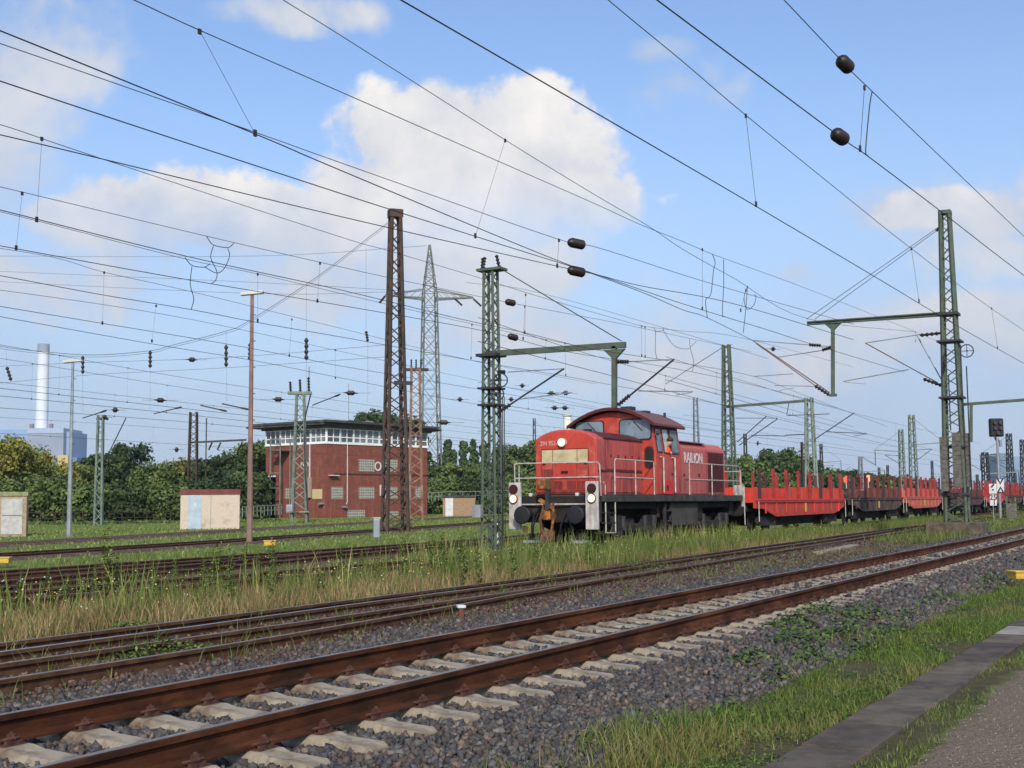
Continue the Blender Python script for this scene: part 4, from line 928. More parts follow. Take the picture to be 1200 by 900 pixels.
M_sill = mat('loco_frame_grey', rgb(64, 66, 60), rgb(46, 46, 42), scale=2.5, rough=.8, c3=rgb(86, 74, 62), s3=2.6)
M_under = mat('underframe_dirt', rgb(40, 35, 32), rgb(28, 25, 24), scale=3, rough=.9, c3=rgb(66, 52, 44), s3=2.4)
M_tank = mat('tank_dirt', rgb(72, 68, 60), rgb(54, 50, 46), scale=1.6, rough=.8)
M_rail = mat('handrail_white', rgb(196, 190, 180), rgb(164, 150, 136), scale=6, rough=.5)
M_cream = mat('cream_panel_paint', rgb(196, 180, 140), rgb(172, 152, 112), scale=3, rough=.6)
M_orange = mat('coupler_orange', rgb(176, 108, 38), rgb(92, 60, 38), scale=5, rough=.75, lo=.4, hi=.55, c3=rgb(54, 42, 36), s3=3)
M_black = mat('black_rubber', rgb(30, 30, 32), rough=.6)
M_glass = mat('cab_glass', rgb(120, 134, 142), rgb(86, 98, 104), scale=1.2, rough=.06, spec=.8)
M_lampw = emis('lit_lamp', (1, .74, .4), .75, (1, .9, .7)); M_lampr = mat('dark_red_lens', rgb(70, 24, 26), rough=.25)
M_board = mat('lamp_board_grey', rgb(198, 192, 184), rgb(176, 168, 158), scale=3, rough=.6, c3=rgb(150, 138, 124), s3=2.5, grime=(.4, 2.2, rgb(112, 96, 80)))
def loco():
    t = thing('diesel_locomotive', 'red diesel locomotive with centre cab, lit headlights and orange coupler, heading the goods train', 'locomotive', (TF, D2, zT))
    # frame
    fr = MB().box(.15, 13.0, -1.5, 1.5, 1.42, 1.64).build('frame', M_sill, t, bevel=.015)
    MB().box(0, .15, -1.4, 1.4, .82, 1.6).build('front_beam', M_under, t, bevel=.02); MB().box(12.98, 13.12, -1.4, 1.4, .85, 1.64).build('rear_beam', M_under, t, bevel=.02)
    MB().box(.3, 12.8, -1.15, 1.15, 1.2, 1.42).build('underframe', M_under, t)
    # bonnets
    def arch(w, z0, ze, zc, r=.16, n=8):
        pts = [(-w, z0)]
        for i in range(n+1):
            u = -1+2*i/n; pts.append((u*w*(1 if abs(u) < .99 else 1), ze+(zc-ze)*(1-abs(u)**2.6)))
        return pts+[(w, z0)]
    fb = MB().prism(arch(1.03, 1.64, 3.34, 3.62), .62, 4.2, 'x').build('front_bonnet', M_redside, t, bevel=.05)
    MB().prism(arch(1.0, 1.66, 3.33, 3.59), .575, .66, 'x').build('bonnet_nose', M_red, fb, bevel=.03)
    MB().prism(arch(1.06, 3.34, 3.38, 3.625), 1.15, 4.15, 'x').build('bonnet_top_rim', M_roofe, fb)
    rb = MB().prism([(-1.03, 1.64), (-1.03, 3.3), (-.8, 3.52), (.8, 3.52), (1.03, 3.3), (1.03, 1.64)], 6.5, 12.35, 'x').build('rear_bonnet', mat('loco_red_pale', rgb(190, 88, 80), rgb(180, 102, 92), scale=1.2, rough=.6, c3=rgb(160, 78, 76), s3=2, stretch=(1, 1, .4), grime=(1.5, 3.6, rgb(122, 72, 66))), t, bevel=.06)
    MB().prism([(-1.0, 3.5), (-.8, 3.56), (.8, 3.56), (1.0, 3.5)], 6.5, 10.4, 'x').build('bonnet_top', M_roofl, rb)
    # nose: panel, windows, grilles
    n0 = .57
    def nose(nm, y0, y1, z0, z1, m, p=.012): return MB().box(n0-p, n0+.01, y0, y1, z0, z1).build(nm, m, fb)
    for (a, b_) in ((-.78, .78),):
        for q in ((a, b_, 3.02, 3.035), (a, b_, 1.76, 1.775), (a-.012, a, 1.76, 3.03), (b_, b_+.012, 1.76, 3.03)): nose('panel_seam', *q, M_reddark, .008)
    for (a, b_) in ((-.77, -.43), (-.41, .39), (.41, .77)): nose('cream_panel', a, b_, 2.62, 3.0, M_cream, .014)
    for (a, b_, z1) in ((.42, .76, 2.5), (-.76, -.42, 2.14), (-.38, -.08, 2.14), (.08, .38, 2.14)):
        g = MB()
        for k in range(7): y = a+(b_-a)*(k+.5)/7; g.box(n0-.02, n0+.005, y-.012, y+.012, 1.82, z1-.08)
        nose('grille', a, b_, 1.8, z1-.05, M_red, .006); g.build('grille_slat', M_reddark, fb)
    nose('seam', -.41, -.4, 1.78, 3.0, M_reddark, .01); nose('seam', .4, .41, 1.78, 3.0, M_reddark, .01)
    for y in (-.7, .7): nose('latch', y-.035, y+.035, 2.56, 2.62, M_black, .03)
    nose('handle', -.1, .12, 2.3, 2.36, M_black, .03)
    l = MB().tube([(n0-.1, .06, 3.22), (n0+.03, .06, 3.22)], .135, 16).build('top_headlight', M_board, fb, True); MB().tube([(n0-.115, .06, 3.22), (n0-.1, .06, 3.22)], .11, 16).build('lens', M_lampw, l)
    text('number_letters', '294 953-3', .2, mat('number_pale', rgb(198, 150, 136)), fb, (n0-.004, .5, 3.2), (PI/2, 0, -PI/2), .003, .004, .8)
    # bonnet side doors (near side y = -1.03)
    s = -1.03
    def side(nm, x0, x1, z0, z1, m, p=.012, par=fb): return MB().box(x0, x1, s-p, s+.01, z0, z1).build(nm, m, par)
    for i, x in enumerate((1.3, 1.85, 2.4, 2.95, 3.5)):
        side('bonnet_door', x+.02, x+.53 if x < 3.5 else 4.02, 2.42, 3.22, M_redside, .02); side('latch', x+.3, x+.36, 2.78, 2.86, M_black, .035)
    for i, x in enumerate((1.3, 1.85, 2.4, 3.1, 3.7)): side('bonnet_door', x+.02, x+(.5 if x != 2.4 else .66) if x < 3.7 else 4.0, 1.72, 2.32, M_redside, .02)
    side('side_rib', .72, 4.1, 2.34, 2.39, M_roofe, .03)
    for x in (1.3, 1.86, 2.42, 3.1): side('door_gap', x-.01, x+.01, 1.7, 3.24, M_reddark, .006)
    # rear bonnet
    for x in (7.55, 10.25): side('door_gap', x-.012, x+.012, 1.7, 3.25, M_reddark, .006, rb)
    side('rear_grille', 10.4, 12.12, 1.75, 3.22, M_reddark, .015, rb)
    g = MB(); 
    for k in range(22): g.box(10.45, 12.06, s-.03, s-.01, 1.8+k*.064, 1.825+k*.064)
    g.build('grille_slat', mat('slat_dark', rgb(66, 28, 30), rough=.8), rb)
    side('latch', 7.9, 7.98, 2.3, 2.38, M_black, .03, rb); side('latch', 9.4, 9.5, 2.3, 2.4, M_black, .03, rb)
    text('lettering', 'RAILION', .5, mat('letter_white', rgb(226, 212, 208), rgb(200, 170, 168), scale=5, rough=.7), rb, (8.88, s-.016, 2.93), (PI/2, 0, 0), .003, .014, 1.0)
    MB().box(8.3, 9.1, -.3, .3, 3.56, 3.66).build('roof_fan_cover', M_white, rb, bevel=.03)
    MB().tube([(2.9, .3, 3.58), (2.9, .3, 3.74)], .14, 10).build('exhaust_stack', M_under, fb, True)
    # cab
    cab = thing_part('cab', t)
    def cabsec(n=10, inset=0.):
        pts = [(-1.5+inset, 1.64), (-1.5+inset, 2.92), (-1.36+inset, 3.92)]
        for i in range(1, n): u = -1+2*i/n; pts.append((u*(1.36-inset), 3.92+(.44)*(1-abs(u)**2)))
        return pts+[(1.36-inset, 3.92), (1.5-inset, 2.92), (1.5-inset, 1.64)]
    cb = MB().prism(cabsec(), 4.2, 6.5, 'x').build('cab', M_red, t, bevel=.03)
    ro = []
    def rsec(th):
        top = []; bot = []
        for i in range(13):
            u = -1+2*i/12; y = u*1.56; z = 3.9+.56*(1-abs(u)**1.9); top.append((y, z+.04)); bot.append((y, z-th))
        return top+bot[::-1]
    rf = MB().prism(rsec(.03), 3.95, 6.72, 'x').build('cab_roof', M_roofl, cb)
    MB().prism(rsec(.06), 3.93, 3.99, 'x').build('roof_rim', M_roofe, rf)
    MB().prism([(y, z) for y, z in [(-1.5, 3.9), (-1.56, 3.9), (-1.58, 3.86), (-1.5, 3.84)]], 3.95, 6.75, 'x').build('rain_gutter', M_roofe, rf)
    MB().box(4.6, 5.0, -.5, -.1, 4.44, 4.56).build('roof_hatch', M_steel, rf, bevel=.02); MB().box(5.4, 5.8, -.7, -.4, 4.36, 4.46).build('roof_hatch', M_steel, rf, bevel=.02)
    MB().tube([(6.3, -1., 4.2), (6.3, -1., 4.42)], .05, 6).build('horn', M_steel, rf)
    def rrect(cy, cz, w, h, r, n=4, sk=0.):
        p = []
        for (sx, sz, a0) in ((1, 1, 0), (-1, 1, 90), (-1, -1, 180), (1, -1, 270)):
            for i in range(n+1): a = math.radians(a0+90*i/n); p.append((cy+sx*(w/2-r)+r*math.cos(a), cz+sz*(h/2-r)+r*math.sin(a)))
        return [(y+(z-cz)*sk, z) for y, z in p]
    for cy, w, hh in ((.83, .98, .56), (-.80, 1.06, .62)):
        f = MB().prism(rrect(cy, 3.78 if cy > 0 else 3.76, w+.08, hh+.08, .12), 4.175, 4.22, 'x').build('front_window', M_black, cb); MB().prism(rrect(cy, 3.78 if cy > 0 else 3.76, w, hh, .1), 4.165, 4.18, 'x').build('pane', M_glass, f)
        MB().tube([(4.15, cy+.05, 4.03), (4.15, cy-.25, 3.72)], .014, 4).build('wiper', M_black, f)
    # oval look-out at the cab front corner
    f = MB().prism(rrect(-1.27, 2.85, .32, .72, .15), 4.17, 4.21, 'x').build('front_lookout', M_roofe, cb); MB().prism(rrect(-1.27, 2.85, .25, .64, .12), 4.165, 4.175, 'x').build('pane', M_black, f)
    # side windows and door (near side leans in above the waist)
    def lean(x0, x1, z0, z1, nm, m, p=.015, par=cb, sk=.0):
        yy = lambda z: -1.5+.14*max(0, (z-2.92))/1.0-p
        b = MB(); vs = [(x0, yy(z0), z0), (x1, yy(z0), z0), (x1+sk, yy(z1), z1), (x0+sk, yy(z1), z1)]; vs += [(x, y+p+.03, z) for x, y, z in vs]
        return b.add(vs, [(0, 1, 2, 3), (4, 7, 6, 5), (0, 4, 5, 1), (1, 5, 6, 2), (2, 6, 7, 3), (3, 7, 4, 0)]).build(nm, m, par)
    w_ = lean(4.36, 4.8, 3.0, 3.8, 'side_window', M_black, .015, cb); lean(4.4, 4.76, 3.04, 3.76, 'pane', M_glass, .022, w_)
    w_ = lean(4.95, 5.5, 2.98, 3.82, 'side_window', M_black, .015, cb); lean(5.0, 5.45, 3.03, 3.78, 'pane', mat('cab_interior_light', rgb(176, 188, 182), rgb(150, 164, 166), scale=2, rough=.2), .018, w_)
    w_ = lean(5.6, 6.3, 2.98, 3.84, 'side_window', M_steel, .02, cb); lean(5.66, 6.24, 3.04, 3.78, 'pane', M_glass, .03, w_)
    d = lean(4.98, 5.66, 1.7, 2.9, 'cab_door', M_redside, .012, cb); lean(5.5, 5.56, 2.3, 2.36, 'handle', M_steel, .05, d)
    lean(5.66, 6.46, 1.7, 2.88, 'side_panel', M_redside, .01, cb); lean(4.24, 4.3, 1.68, 3.85, 'corner_post', M_redfresh, .008, cb)
    for x in (4.6, 5.62): MB().tube([(x-.12, -1.53, 2.86), (x, -1.6, 2.86), (x, -1.6, 1.72)], .026, 6).build('grab_rail', M_rail, cb)
    MB().box(4.85, 5.6, -1.53, -1.5, 1.66, 2.1).build('step_recess', M_redfresh, cb); MB().box(5.0, 5.2, -1.54, -1.53, 1.78, 1.95).build('hatch', M_roofe, cb)
    MB().lathe([(.0001, 0), (.07, .02), (.08, .06), (.03, .12)], (4.25, -1.5, 3.62), (0, -1, 0), 8).build('marker_lamp', M_steel, cb)
    # lamp boards
    for sy in (1, -1):
        yc = sy*1.27; b = MB().box(-.3, -.2, yc-.2, yc+.2, .62, 2.02).build('lamp_board', M_board, t, bevel=.02)
        for z, m in ((1.82, M_lampr), (1.53, M_lampw)):
            r = MB().tube([(-.35, yc+.02*sy, z), (-.29, yc+.02*sy, z)], .14, 16).build('lamp_housing', M_black if m is M_lampr else M_orange, b, True); MB().tube([(-.362, yc+.02*sy, z), (-.35, yc+.02*sy, z)], .112, 16).build('lens', m, b, True)
        MB().box(-.2, .0, yc-.12, yc+.12, 1.0, 1.5).build('board_bracket', M_under, b)
    # buffers
    for sy in (1, -1):
        y = sy*.875
        for xe, dr in ((-.0, -1), (13.12, 1)):
            bf = MB().tube([(xe, y, 1.05), (xe+dr*.3, y, 1.05)], .13, 12).build('buffer', M_black, t, True); MB().tube([(xe+dr*.3, y, 1.05), (xe+dr*.56, y, 1.05)], .09, 12).build('plunger', M_steel, bf, True)
            MB().lathe([(.1, 0), (.26, .01), (.27, .04), (.24, .07), (.02, .09)] if dr > 0 else [(.1, 0), (.26, .01), (.27, .04), (.24, .07), (.02, .09)], (xe+dr*.54, y, 1.05), (dr, 0, 0), 20).build('buffer_head', M_black, bf, True)
    # orange coupler with its lifting gear, hoses
    c = MB().box(-.42, .0, .02, .3, .9, 1.2).build('shunting_coupler', M_orange, t, bevel=.03)
    MB().box(-.5, -.3, .0, .42, 1.78, 2.12).build('coupler_head', M_orange, c, bevel=.05); MB().bar((-.4, .1, 1.2), (-.38, .1, 1.8), .12, .14).build('coupler_mast', M_steel, c)
    MB().tube([(-.35, -.05, 1.4), (-.42, -.08, .95), (-.38, .0, .5), (-.3, .05, .3)], .045, 6).build('coupler_link', M_orange, c)
    MB().tube([(-.35, .25, 1.35), (-.45, .33, .9), (-.4, .3, .45), (-.3, .25, .3)], .045, 6).build('coupler_link', M_orange, c); MB().box(-.42, -.25, -.06, .36, .25, .6).build('coupler_hook', mat('hook_rust', rgb(120, 84, 60), rgb(70, 52, 44), scale=8), c, bevel=.04)
    MB().bar((-.4, -.08, 1.25), (-.4, .38, 1.5), .1).build('coupler_lever', M_orange, c)
    for (y, sp) in ((.55, .1), (.42, -.06), (-.35, .1), (-.5, -.08), (.66, .05)): MB().tube([(-.02, y, 1.15), (-.2, y, 1.05), (-.26, y+sp, .75), (-.2, y+sp*1.6, .5), (-.08, y+sp*1.5, .42)], .028, 6).build('air_hose', M_black, t, True)
    MB().box(-.02, .02, .95, 1.15, .52, .72).build('plate_yellow', mat('plate_cream_yellow', rgb(206, 178, 104)), t)
    for sy in (1, -1): MB().box(-.05, .25, sy*.75-.2, sy*.75+.2, .12, .5).build('rail_guard', M_under, t, bevel=.02); MB().box(-.08, -.03, sy*.8-.3, sy*.8+.3, .22, .3).build('guard_plate', M_galv, t)
    MB().tube([(-.08, -1.2, 1.36), (-.12, .2, 1.36), (-.08, 1.2, 1.36)], .024, 6).build('coupler_bar', M_rail, t)
    for y in (-.6, .95): MB().box(.1, .2, y-.05, y+.05, 1.6, 1.7).build('beam_lamp', M_white, t, bevel=.02)
    # hand rails
    def hr(paths, nm='hand_rail'):
        b = MB()
        for p in paths: b.tube(p, .019, 6)
        return b.build(nm, M_rail, t, True)
    r = .0
    hr([[(.05, -1.42, 1.6), (-.02, -1.42, 2.5), (.0, -1.36, 2.58), (.0, 1.36, 2.6), (.0, 1.42, 2.52), (.05, 1.42, 1.6)]], 'front_hand_rail'); hr([[(.02, -1.4, 2.15), (.02, 1.4, 2.15)]], 'front_hand_rail')
    hr([[(.35, 1.45, 1.62), (.35, 1.45, 2.55), (.0, 1.42, 2.58)]], 'front_hand_rail')
    hr([[(.95, -1.47, .5), (.95, -1.47, 2.62), (1.03, -1.47, 2.7), (4.02, -1.47, 2.7), (4.08, -1.47, 2.66), (4.08, -1.47, 1.64)]], 'side_hand_rail'); hr([[(.95, -1.47, 2.15), (4.08, -1.47, 2.15)]], 'side_hand_rail'); hr([[(2.55, -1.47, 1.64), (2.55, -1.47, 2.7)]], 'side_hand_rail')
    hr([[(.25, -1.47, .52), (.25, -1.47, 1.9), (.12, -1.47, 2.0)]], 'step_hand_rail'); hr([[(.25, -1.47, .52), (.95, -1.47, .5)]], 'step_hand_rail')
    hr([[(7.3, -1.47, 1.64), (7.3, -1.47, 2.74), (12.6, -1.47, 2.74), (12.8, -1.47, 2.6), (12.8, -1.47, 1.64)]], 'side_hand_rail'); hr([[(7.3, -1.47, 2.17), (12.8, -1.47, 2.17)]], 'side_hand_rail'); hr([[(9.6, -1.47, 1.64), (9.6, -1.47, 2.74)]], 'side_hand_rail')
    hr([[(13.1, -1.42, 1.6), (13.1, -1.4, 2.55), (13.1, 1.4, 2.55), (13.1, 1.42, 1.6)]], 'rear_hand_rail'); hr([[(13.25, -1.47, .5), (13.25, -1.47, 2.0), (13.1, -1.47, 2.05)]], 'rear_hand_rail')
    MB().box(13.15, 13.25, -1.47, -1.07, 1.2, 2.02).build('lamp_board', M_board, t, bevel=.02); MB().box(13.15, 13.25, 1.07, 1.47, .62, 2.02).build('lamp_board', M_board, t, bevel=.02)
    # front steps
    st = MB()
    for z in (.5, .8, 1.1): st.box(.2, .95, -1.48, -1.15, z-.02, z+.02)
    st.build('front_step', M_under, t); MB().box(.18, .2, -1.3, -1.1, .5, 1.42).build('step_side', M_under, t)
    MB().box(.6, .95, -1.25, -1.2, .5, 1.42).build('step_back', M_under, t)
    for x in (5.5,):
        st = MB()
        for z in (.42, .78, 1.12): st.box(x-.25, x+.25, -1.46, -1.2, z-.02, z+.02)
        st.box(x-.27, x-.24, -1.4, -1.3, .4, 1.42); st.box(x+.24, x+.27, -1.4, -1.3, .4, 1.42); st.build('cab_step', M_steel, t)
    # tank and bogies
    MB().prism([(-1.32, .62), (-1.32, 1.38), (1.32, 1.38), (1.32, .62), (1.0, .38), (-1.0, .38)], 5.95, 8.5, 'x').build('fuel_tank', M_tank, t, bevel=.04)
    for cx in (3.1, 10.3):
        bg = MB().prism([(cx-1.95, .72), (cx-1.9, .98), (cx-1.0, 1.02), (cx-.6, .72), (cx+.6, .72), (cx+1.0, 1.02), (cx+1.9, .98), (cx+1.95, .72), (cx+1.6, .55), (cx+.8, .5), (cx+.5, .36), (cx-.5, .36), (cx-.8, .5), (cx-1.6, .55)], -1.16, -1.04, 'y').build('bogie', M_under, t, bevel=.015)
        MB().prism([(cx-1.95, .72), (cx-1.9, .98), (cx+1.9, .98), (cx+1.95, .72), (cx+.5, .36), (cx-.5, .36)], 1.04, 1.16, 'y').build('bogie_far_side', M_under, bg)
        MB().box(cx-.3, cx+.3, -1.04, 1.04, .45, .9).build('bolster', M_under, bg)
        for dx in (-1.25, 1.25):
            for sy in (-1, 1): MB().lathe([(.5, 0), (.5, .03), (.47, .05), (.47, .13)], (cx+dx, sy*.76-.06, .5), (0, 1, 0), 28).build('wheel', M_under, bg, True)
            MB().box(cx+dx-.2, cx+dx+.2, -1.26, -1.1, .36, .66).build('axle_box', M_under, bg, bevel=.03); MB().tube([(cx+dx, -.7, .5), (cx+dx, .7, .5)], .09, 8).build('axle', M_under, bg)
            for q in (-.38, .38): MB().tube([(cx+dx+q, -1.16, .55), (cx+dx+q, -1.16, .98)], .09, 8).build('coil_spring', M_steel, bg)
        MB().box(cx-.55, cx+.55, -1.28, -1.16, .5, .74).build('leaf_spring', M_under, bg, bevel=.02)
    for x0, x1, z0, z1 in ((8.75, 9.3, .8, 1.38), (12.2, 12.7, .9, 1.4), (5.0, 5.2, .9, 1.4), (.5, 1.2, .9, 1.38)): MB().box(x0, x1, -1.2, -.9, z0, z1).build('equipment_box', M_under, t, bevel=.02)
    return t
def thing_part(n, t): return None
loco()
# a piece of bright red buffer gear standing at the coupling
def driver():
    t = thing('person', 'driver in a bright orange vest at the side window of the red cab', 'person', (TF+5.3, D2-1.33, zT+2.72))
    import bmesh
    J = [((0, 0, 0), .15), ((0, 0, .2), .15), ((0, 0, .42), .16), ((0, -.03, .48), .07), ((0, -.12, .54), .065), ((0, -.22, .62), .1), ((0, -.25, .7), .08), ((.02, -.16, .4), .06), ((.14, -.2, .3), .05), ((.02, -.26, .29), .04), ((0, .18, .42), .06), ((-.1, .22, .2), .05), ((-.28, .14, .15), .04), ((-.3, -.08, .02), .09), ((-.3, .1, .02), .09)]
    Ed = [(0, 1), (1, 2), (2, 3), (3, 4), (4, 5), (5, 6), (2, 7), (7, 8), (8, 9), (2, 10), (10, 11), (11, 12), (0, 13), (0, 14)]
    me = bpy.data.meshes.new('body'); me.from_pydata([j[0] for j in J], Ed, []); o = link(bpy.data.objects.new('body', me)); o.parent = t
    sk_ = o.modifiers.new('skin', 'SKIN'); 
    for i, j in enumerate(J): me.skin_vertices[0].data[i].radius = (j[1], j[1])
    me.skin_vertices[0].data[0].use_root = True
    o.modifiers.new('sub', 'SUBSURF').levels = 1; me.materials.append(mat('skin_tone', rgb(196, 146, 120), rough=.6))
    MB().lathe([(.16, .27), (.2, .29), (.23, .36), (.21, .44), (.1, .5)], (0, -.02, 0), (0, 0, 1), 12).build('vest', mat('vest_orange', rgb(240, 90, 40), rough=.7), t, True)
    MB().lathe([(.1, 0), (.12, .05), (.08, .12), (.01, .14)], (0, -.24, .68), (0, 0, 1), 10).build('hair', mat('hair_dark', rgb(60, 46, 36)), t, True)
driver()

# ------------------------------------------------------------------ goods wagons
def wagon(L, cols, label, x0, nst=8, board=(.33, 1.)):
    mf, ms, mb = cols
    xc = TF+x0; t = thing('stake_wagon', label, 'goods wagon', (xc, D2, zT+lift(xc+L/2)), 0, 'stake wagons of the goods train')
    MB().box(.0, L, -1.4, 1.4, 1.30, 1.42).build('deck', mf, t, bevel=.01)
    g = MB()
    for s in (-1.34, 1.22): g.prism([(0, 1.3), (L, 1.3), (L, 1.08), (L-1.9, .76), (2.7, .72), (1.0, 1.05), (0, 1.08)], s, s+.12, 'y')
    g.build('side_girder', mf, t)
    rb = MB()
    for k in range(9): x = 1.2+k*(L-2.4)/8; rb.box(x-.03, x+.03, -1.39, -1.34, .86, 1.3)
    rb.box(0, L, -1.42, -1.34, 1.40, 1.45); rb.build('girder_rib', mf, t)
    MB().box(L*.5-.1, L*.5+.0, -1.41, -1.36, .88, 1.25).build('yellow_mark', mat('mark_yellow', rgb(190, 160, 60)), t)
    for k in range(nst):
        x = .55+k*(L-1.1)/(nst-1)
        for sy in (-1, 1):
            m = ms if (k*3+int(x0)) % 5 else M_darkst
            MB().bar((x, sy*1.33, 1.42), (x, sy*1.33, 2.68+rnd.uniform(-.03, .03)), .12, .09, up=(1, 0, 0)).build('stake', m, t)
    b = MB()
    n = 4; xa, xb = L*board[0], L*board[1]
    b.box(xa, xb, 1.2, 1.25, 1.42, 1.98); b.build('side_board', mb, t); MB().box(xa, xb, -1.25, -1.2, 1.42, 1.96).build('side_board', mb, t)
    MB().box(-.02, .05, -1.3, 1.3, 1.3, 1.9).build('end_board', mf, t); MB().box(L-.05, L+.02, -1.3, 1.3, 1.3, 1.9).build('end_board', mf, t)
    MB().box(3.4, L-3.4, -.75, .75, .32, .95).build('under_shade_box', M_under, t, bevel=.05); MB().box(.2, L-.2, -.9, .9, .95, 1.3).build('centre_sill', M_under, t)  # solid dark box added for the shade and brake gear below the girders
    for cx in (2.1, L-2.1):
        bg = MB().prism([(cx-1.3, .5), (cx-1.2, .72), (cx+1.2, .72), (cx+1.3, .5), (cx+.5, .36), (cx-.5, .36)], -1.12, -1.0, 'y').build('bogie', M_under, t); MB().box(cx-.3, cx+.3, -1., 1.1, .5, 1.1).build('bolster', M_under, bg)
        for dx in (-.9, .9):
            for sy in (-1, 1): MB().lathe([(.46, 0), (.46, .12)], (cx+dx, sy*.76-.06, .46), (0, 1, 0), 20).build('wheel', M_under, bg)
            MB().box(cx+dx-.14, cx+dx+.14, -1.2, -1.1, .36, .6).build('axle_box', M_under, bg)
    for xe, dr in ((0, -1), (L, 1)):
        for sy in (-1, 1): MB().lathe([(.12, 0), (.12, .3), (.2, .33), (.2, .4)], (xe, sy*.875, 1.05), (dr, 0, 0), 12).build('buffer', M_under, t)
    for x in (.12, L-.12): MB().tube([(x, -1.42, .55), (x, -1.42, 1.35)], .02, 5).build('shunter_handle', M_rail, t)
M_wred = mat('wagon_red', rgb(212, 62, 42), rgb(194, 54, 40), scale=1.2, rough=.55, c3=rgb(150, 66, 56), s3=2.6, stretch=(1, 1, .6), grime=(.6, 1.6, rgb(96, 50, 42)), objvar=.3)
M_wdark = mat('wagon_brown', rgb(84, 62, 56), rgb(62, 50, 48), scale=1.3, rough=.8, c3=rgb(112, 96, 88), s3=2)
M_wsal = mat('wagon_salmon', rgb(208, 104, 84), rgb(192, 94, 78), scale=1.2, rough=.65, c3=rgb(160, 110, 98), s3=2.2, grime=(.6, 1.6, rgb(112, 74, 62)))
M_wbr = mat('wagon_redbrown', rgb(134, 78, 66), rgb(100, 56, 50), scale=1.3, rough=.75)
M_stred = mat('stake_red', rgb(158, 50, 46), rgb(122, 40, 40), scale=2, rough=.6); M_stdk = mat('stake_brown', rgb(110, 50, 46), rgb(80, 44, 42), scale=2, rough=.7); M_darkst = mat('stake_dark', rgb(66, 44, 44), rough=.7)
wagon(14.3, (M_wred, M_stred, M_wred), 'bright red stake wagon coupled right behind the locomotive', 15.1, 8, (.32, .98))
wagon(12.9, (M_wdark, M_stdk, M_wbr), 'dark brown stake wagon between the bright red and the salmon red wagon', 30.6, 9, (.3, .98))
wagon(12.4, (M_wsal, M_stred, M_wsal), 'faded salmon red stake wagon, second right of the bright red one', 44.1, 8, (.1, .98))
wagon(18.6, (M_wdark, M_stdk, M_wbr), 'long brown stake wagon passing behind the big right mast', 57.3, 14, (.05, .98))
wagon(11.8, (M_wred, M_stred, M_wred), 'red stake wagon right behind the kilometre sign', 76.7, 8, (.02, .5))
for i, x in enumerate((89.4, 103.2, 117., 130.8, 144.6, 158.4)):
    wagon(12.9, (M_wdark, M_stdk if i % 2 else M_stred, M_wbr), 'brown stake wagon far along the train, %s one beyond the kilometre sign' % ['first', 'second', 'third', 'fourth', 'fifth', 'last'][i], x, 9, (.05, .98))
# red loading gauge frame / hand lamps seen over the wagons
for (x, y, Z, lab) in ((991.5, 562, 120, 'orange round disc sign on a thin post behind the dark wagon, left one of two'), (1017.5, 560.5, 116, 'pale orange disc sign on a thin post behind the dark wagon, right one of two')):
    p = far(x, y, Z); t = thing('disc_sign', lab, 'sign', (p[0], p[1], -.3), math.atan2(RGT[1], RGT[0])); h = p[2]+.3
    MB().tube([(0, 0, 0), (0, 0, h)], .04, 6).build('post', M_white, t); MB().tube([(0, -.06, h), (0, -.02, h)], .32, 16).build('disc', mat('disc_orange' if x < 1000 else 'disc_pale', rgb(226, 104, 70) if x < 1000 else rgb(230, 170, 120)), t); 

# ------------------------------------------------------------------ signal, signs and small things
def main_signal():
    Z = 80.; c = far(1168, 501, Z); base = np.array([c[0], c[1], .12]); RZ = math.atan2(RGT[1], RGT[0])+.05
    t = thing('main_signal', 'black signal head on a grey post above the kilometre sign, right of the big mast', 'signal', base, RZ); h = c[2]-base[2]
    MB().tube([(0, 0, 0), (0, 0, h-.4)], .085, 8).build('post', M_galv, t)
    hd = MB().box(-.42, .42, -.12, .3, h-.58, h+.58).build('signal_head', M_black, t, bevel=.08)
    for (x, z) in ((-.18, .3), (.18, .3), (-.18, -.05), (.18, -.05), (0, -.35)): MB().lathe([(.1, 0), (.12, .14)], (x, -.12, h+z), (0, -1, 0), 10).build('lens_hood', M_steel, hd)
    MB().tube([(-.05, .1, h-.6), (.1, .1, h-.9)], .12, 8).build('neck', M_steel, t); MB().tube([(.2, 0, h-1.2), (.2, 0, h-.8)], .1, 8).build('junction_box', M_galv, t)
    zc = far(1170, 569, Z)[2]-base[2]; b = MB().box(-.22, .24, -.14, -.1, zc-.44, zc+.44).build('chevron_board', M_white, t)
    k = MB()
    for (z0, z1) in ((zc+.4, zc+.05), (zc-.4, zc-.05)):
        for s in (-1, 1): k.bar((s*.2+.01, -.15, z0), (.01, -.15, z1), .09, .02, up=(0, 1, 0)) if 0 else k.add([(s*.22+.01, -.146, z0), (s*.1+.01, -.146, z0), (.01, -.146, z1+(.14 if z0 > zc else -.14)), (.01, -.146, z1)], [(0, 1, 2, 3)])
    k.box(-.22, .24, -.147, -.141, zc+.4, zc+.44); k.box(-.22, .24, -.147, -.141, zc-.44, zc-.4); k.build('chevron', M_black, b)
    z = far(1180, 590, Z)[2]-base[2]; MB().box(.25, .95, -.3, .3, -.9, z).build('concrete_block', M_wgt, t, bevel=.04)
main_signal()
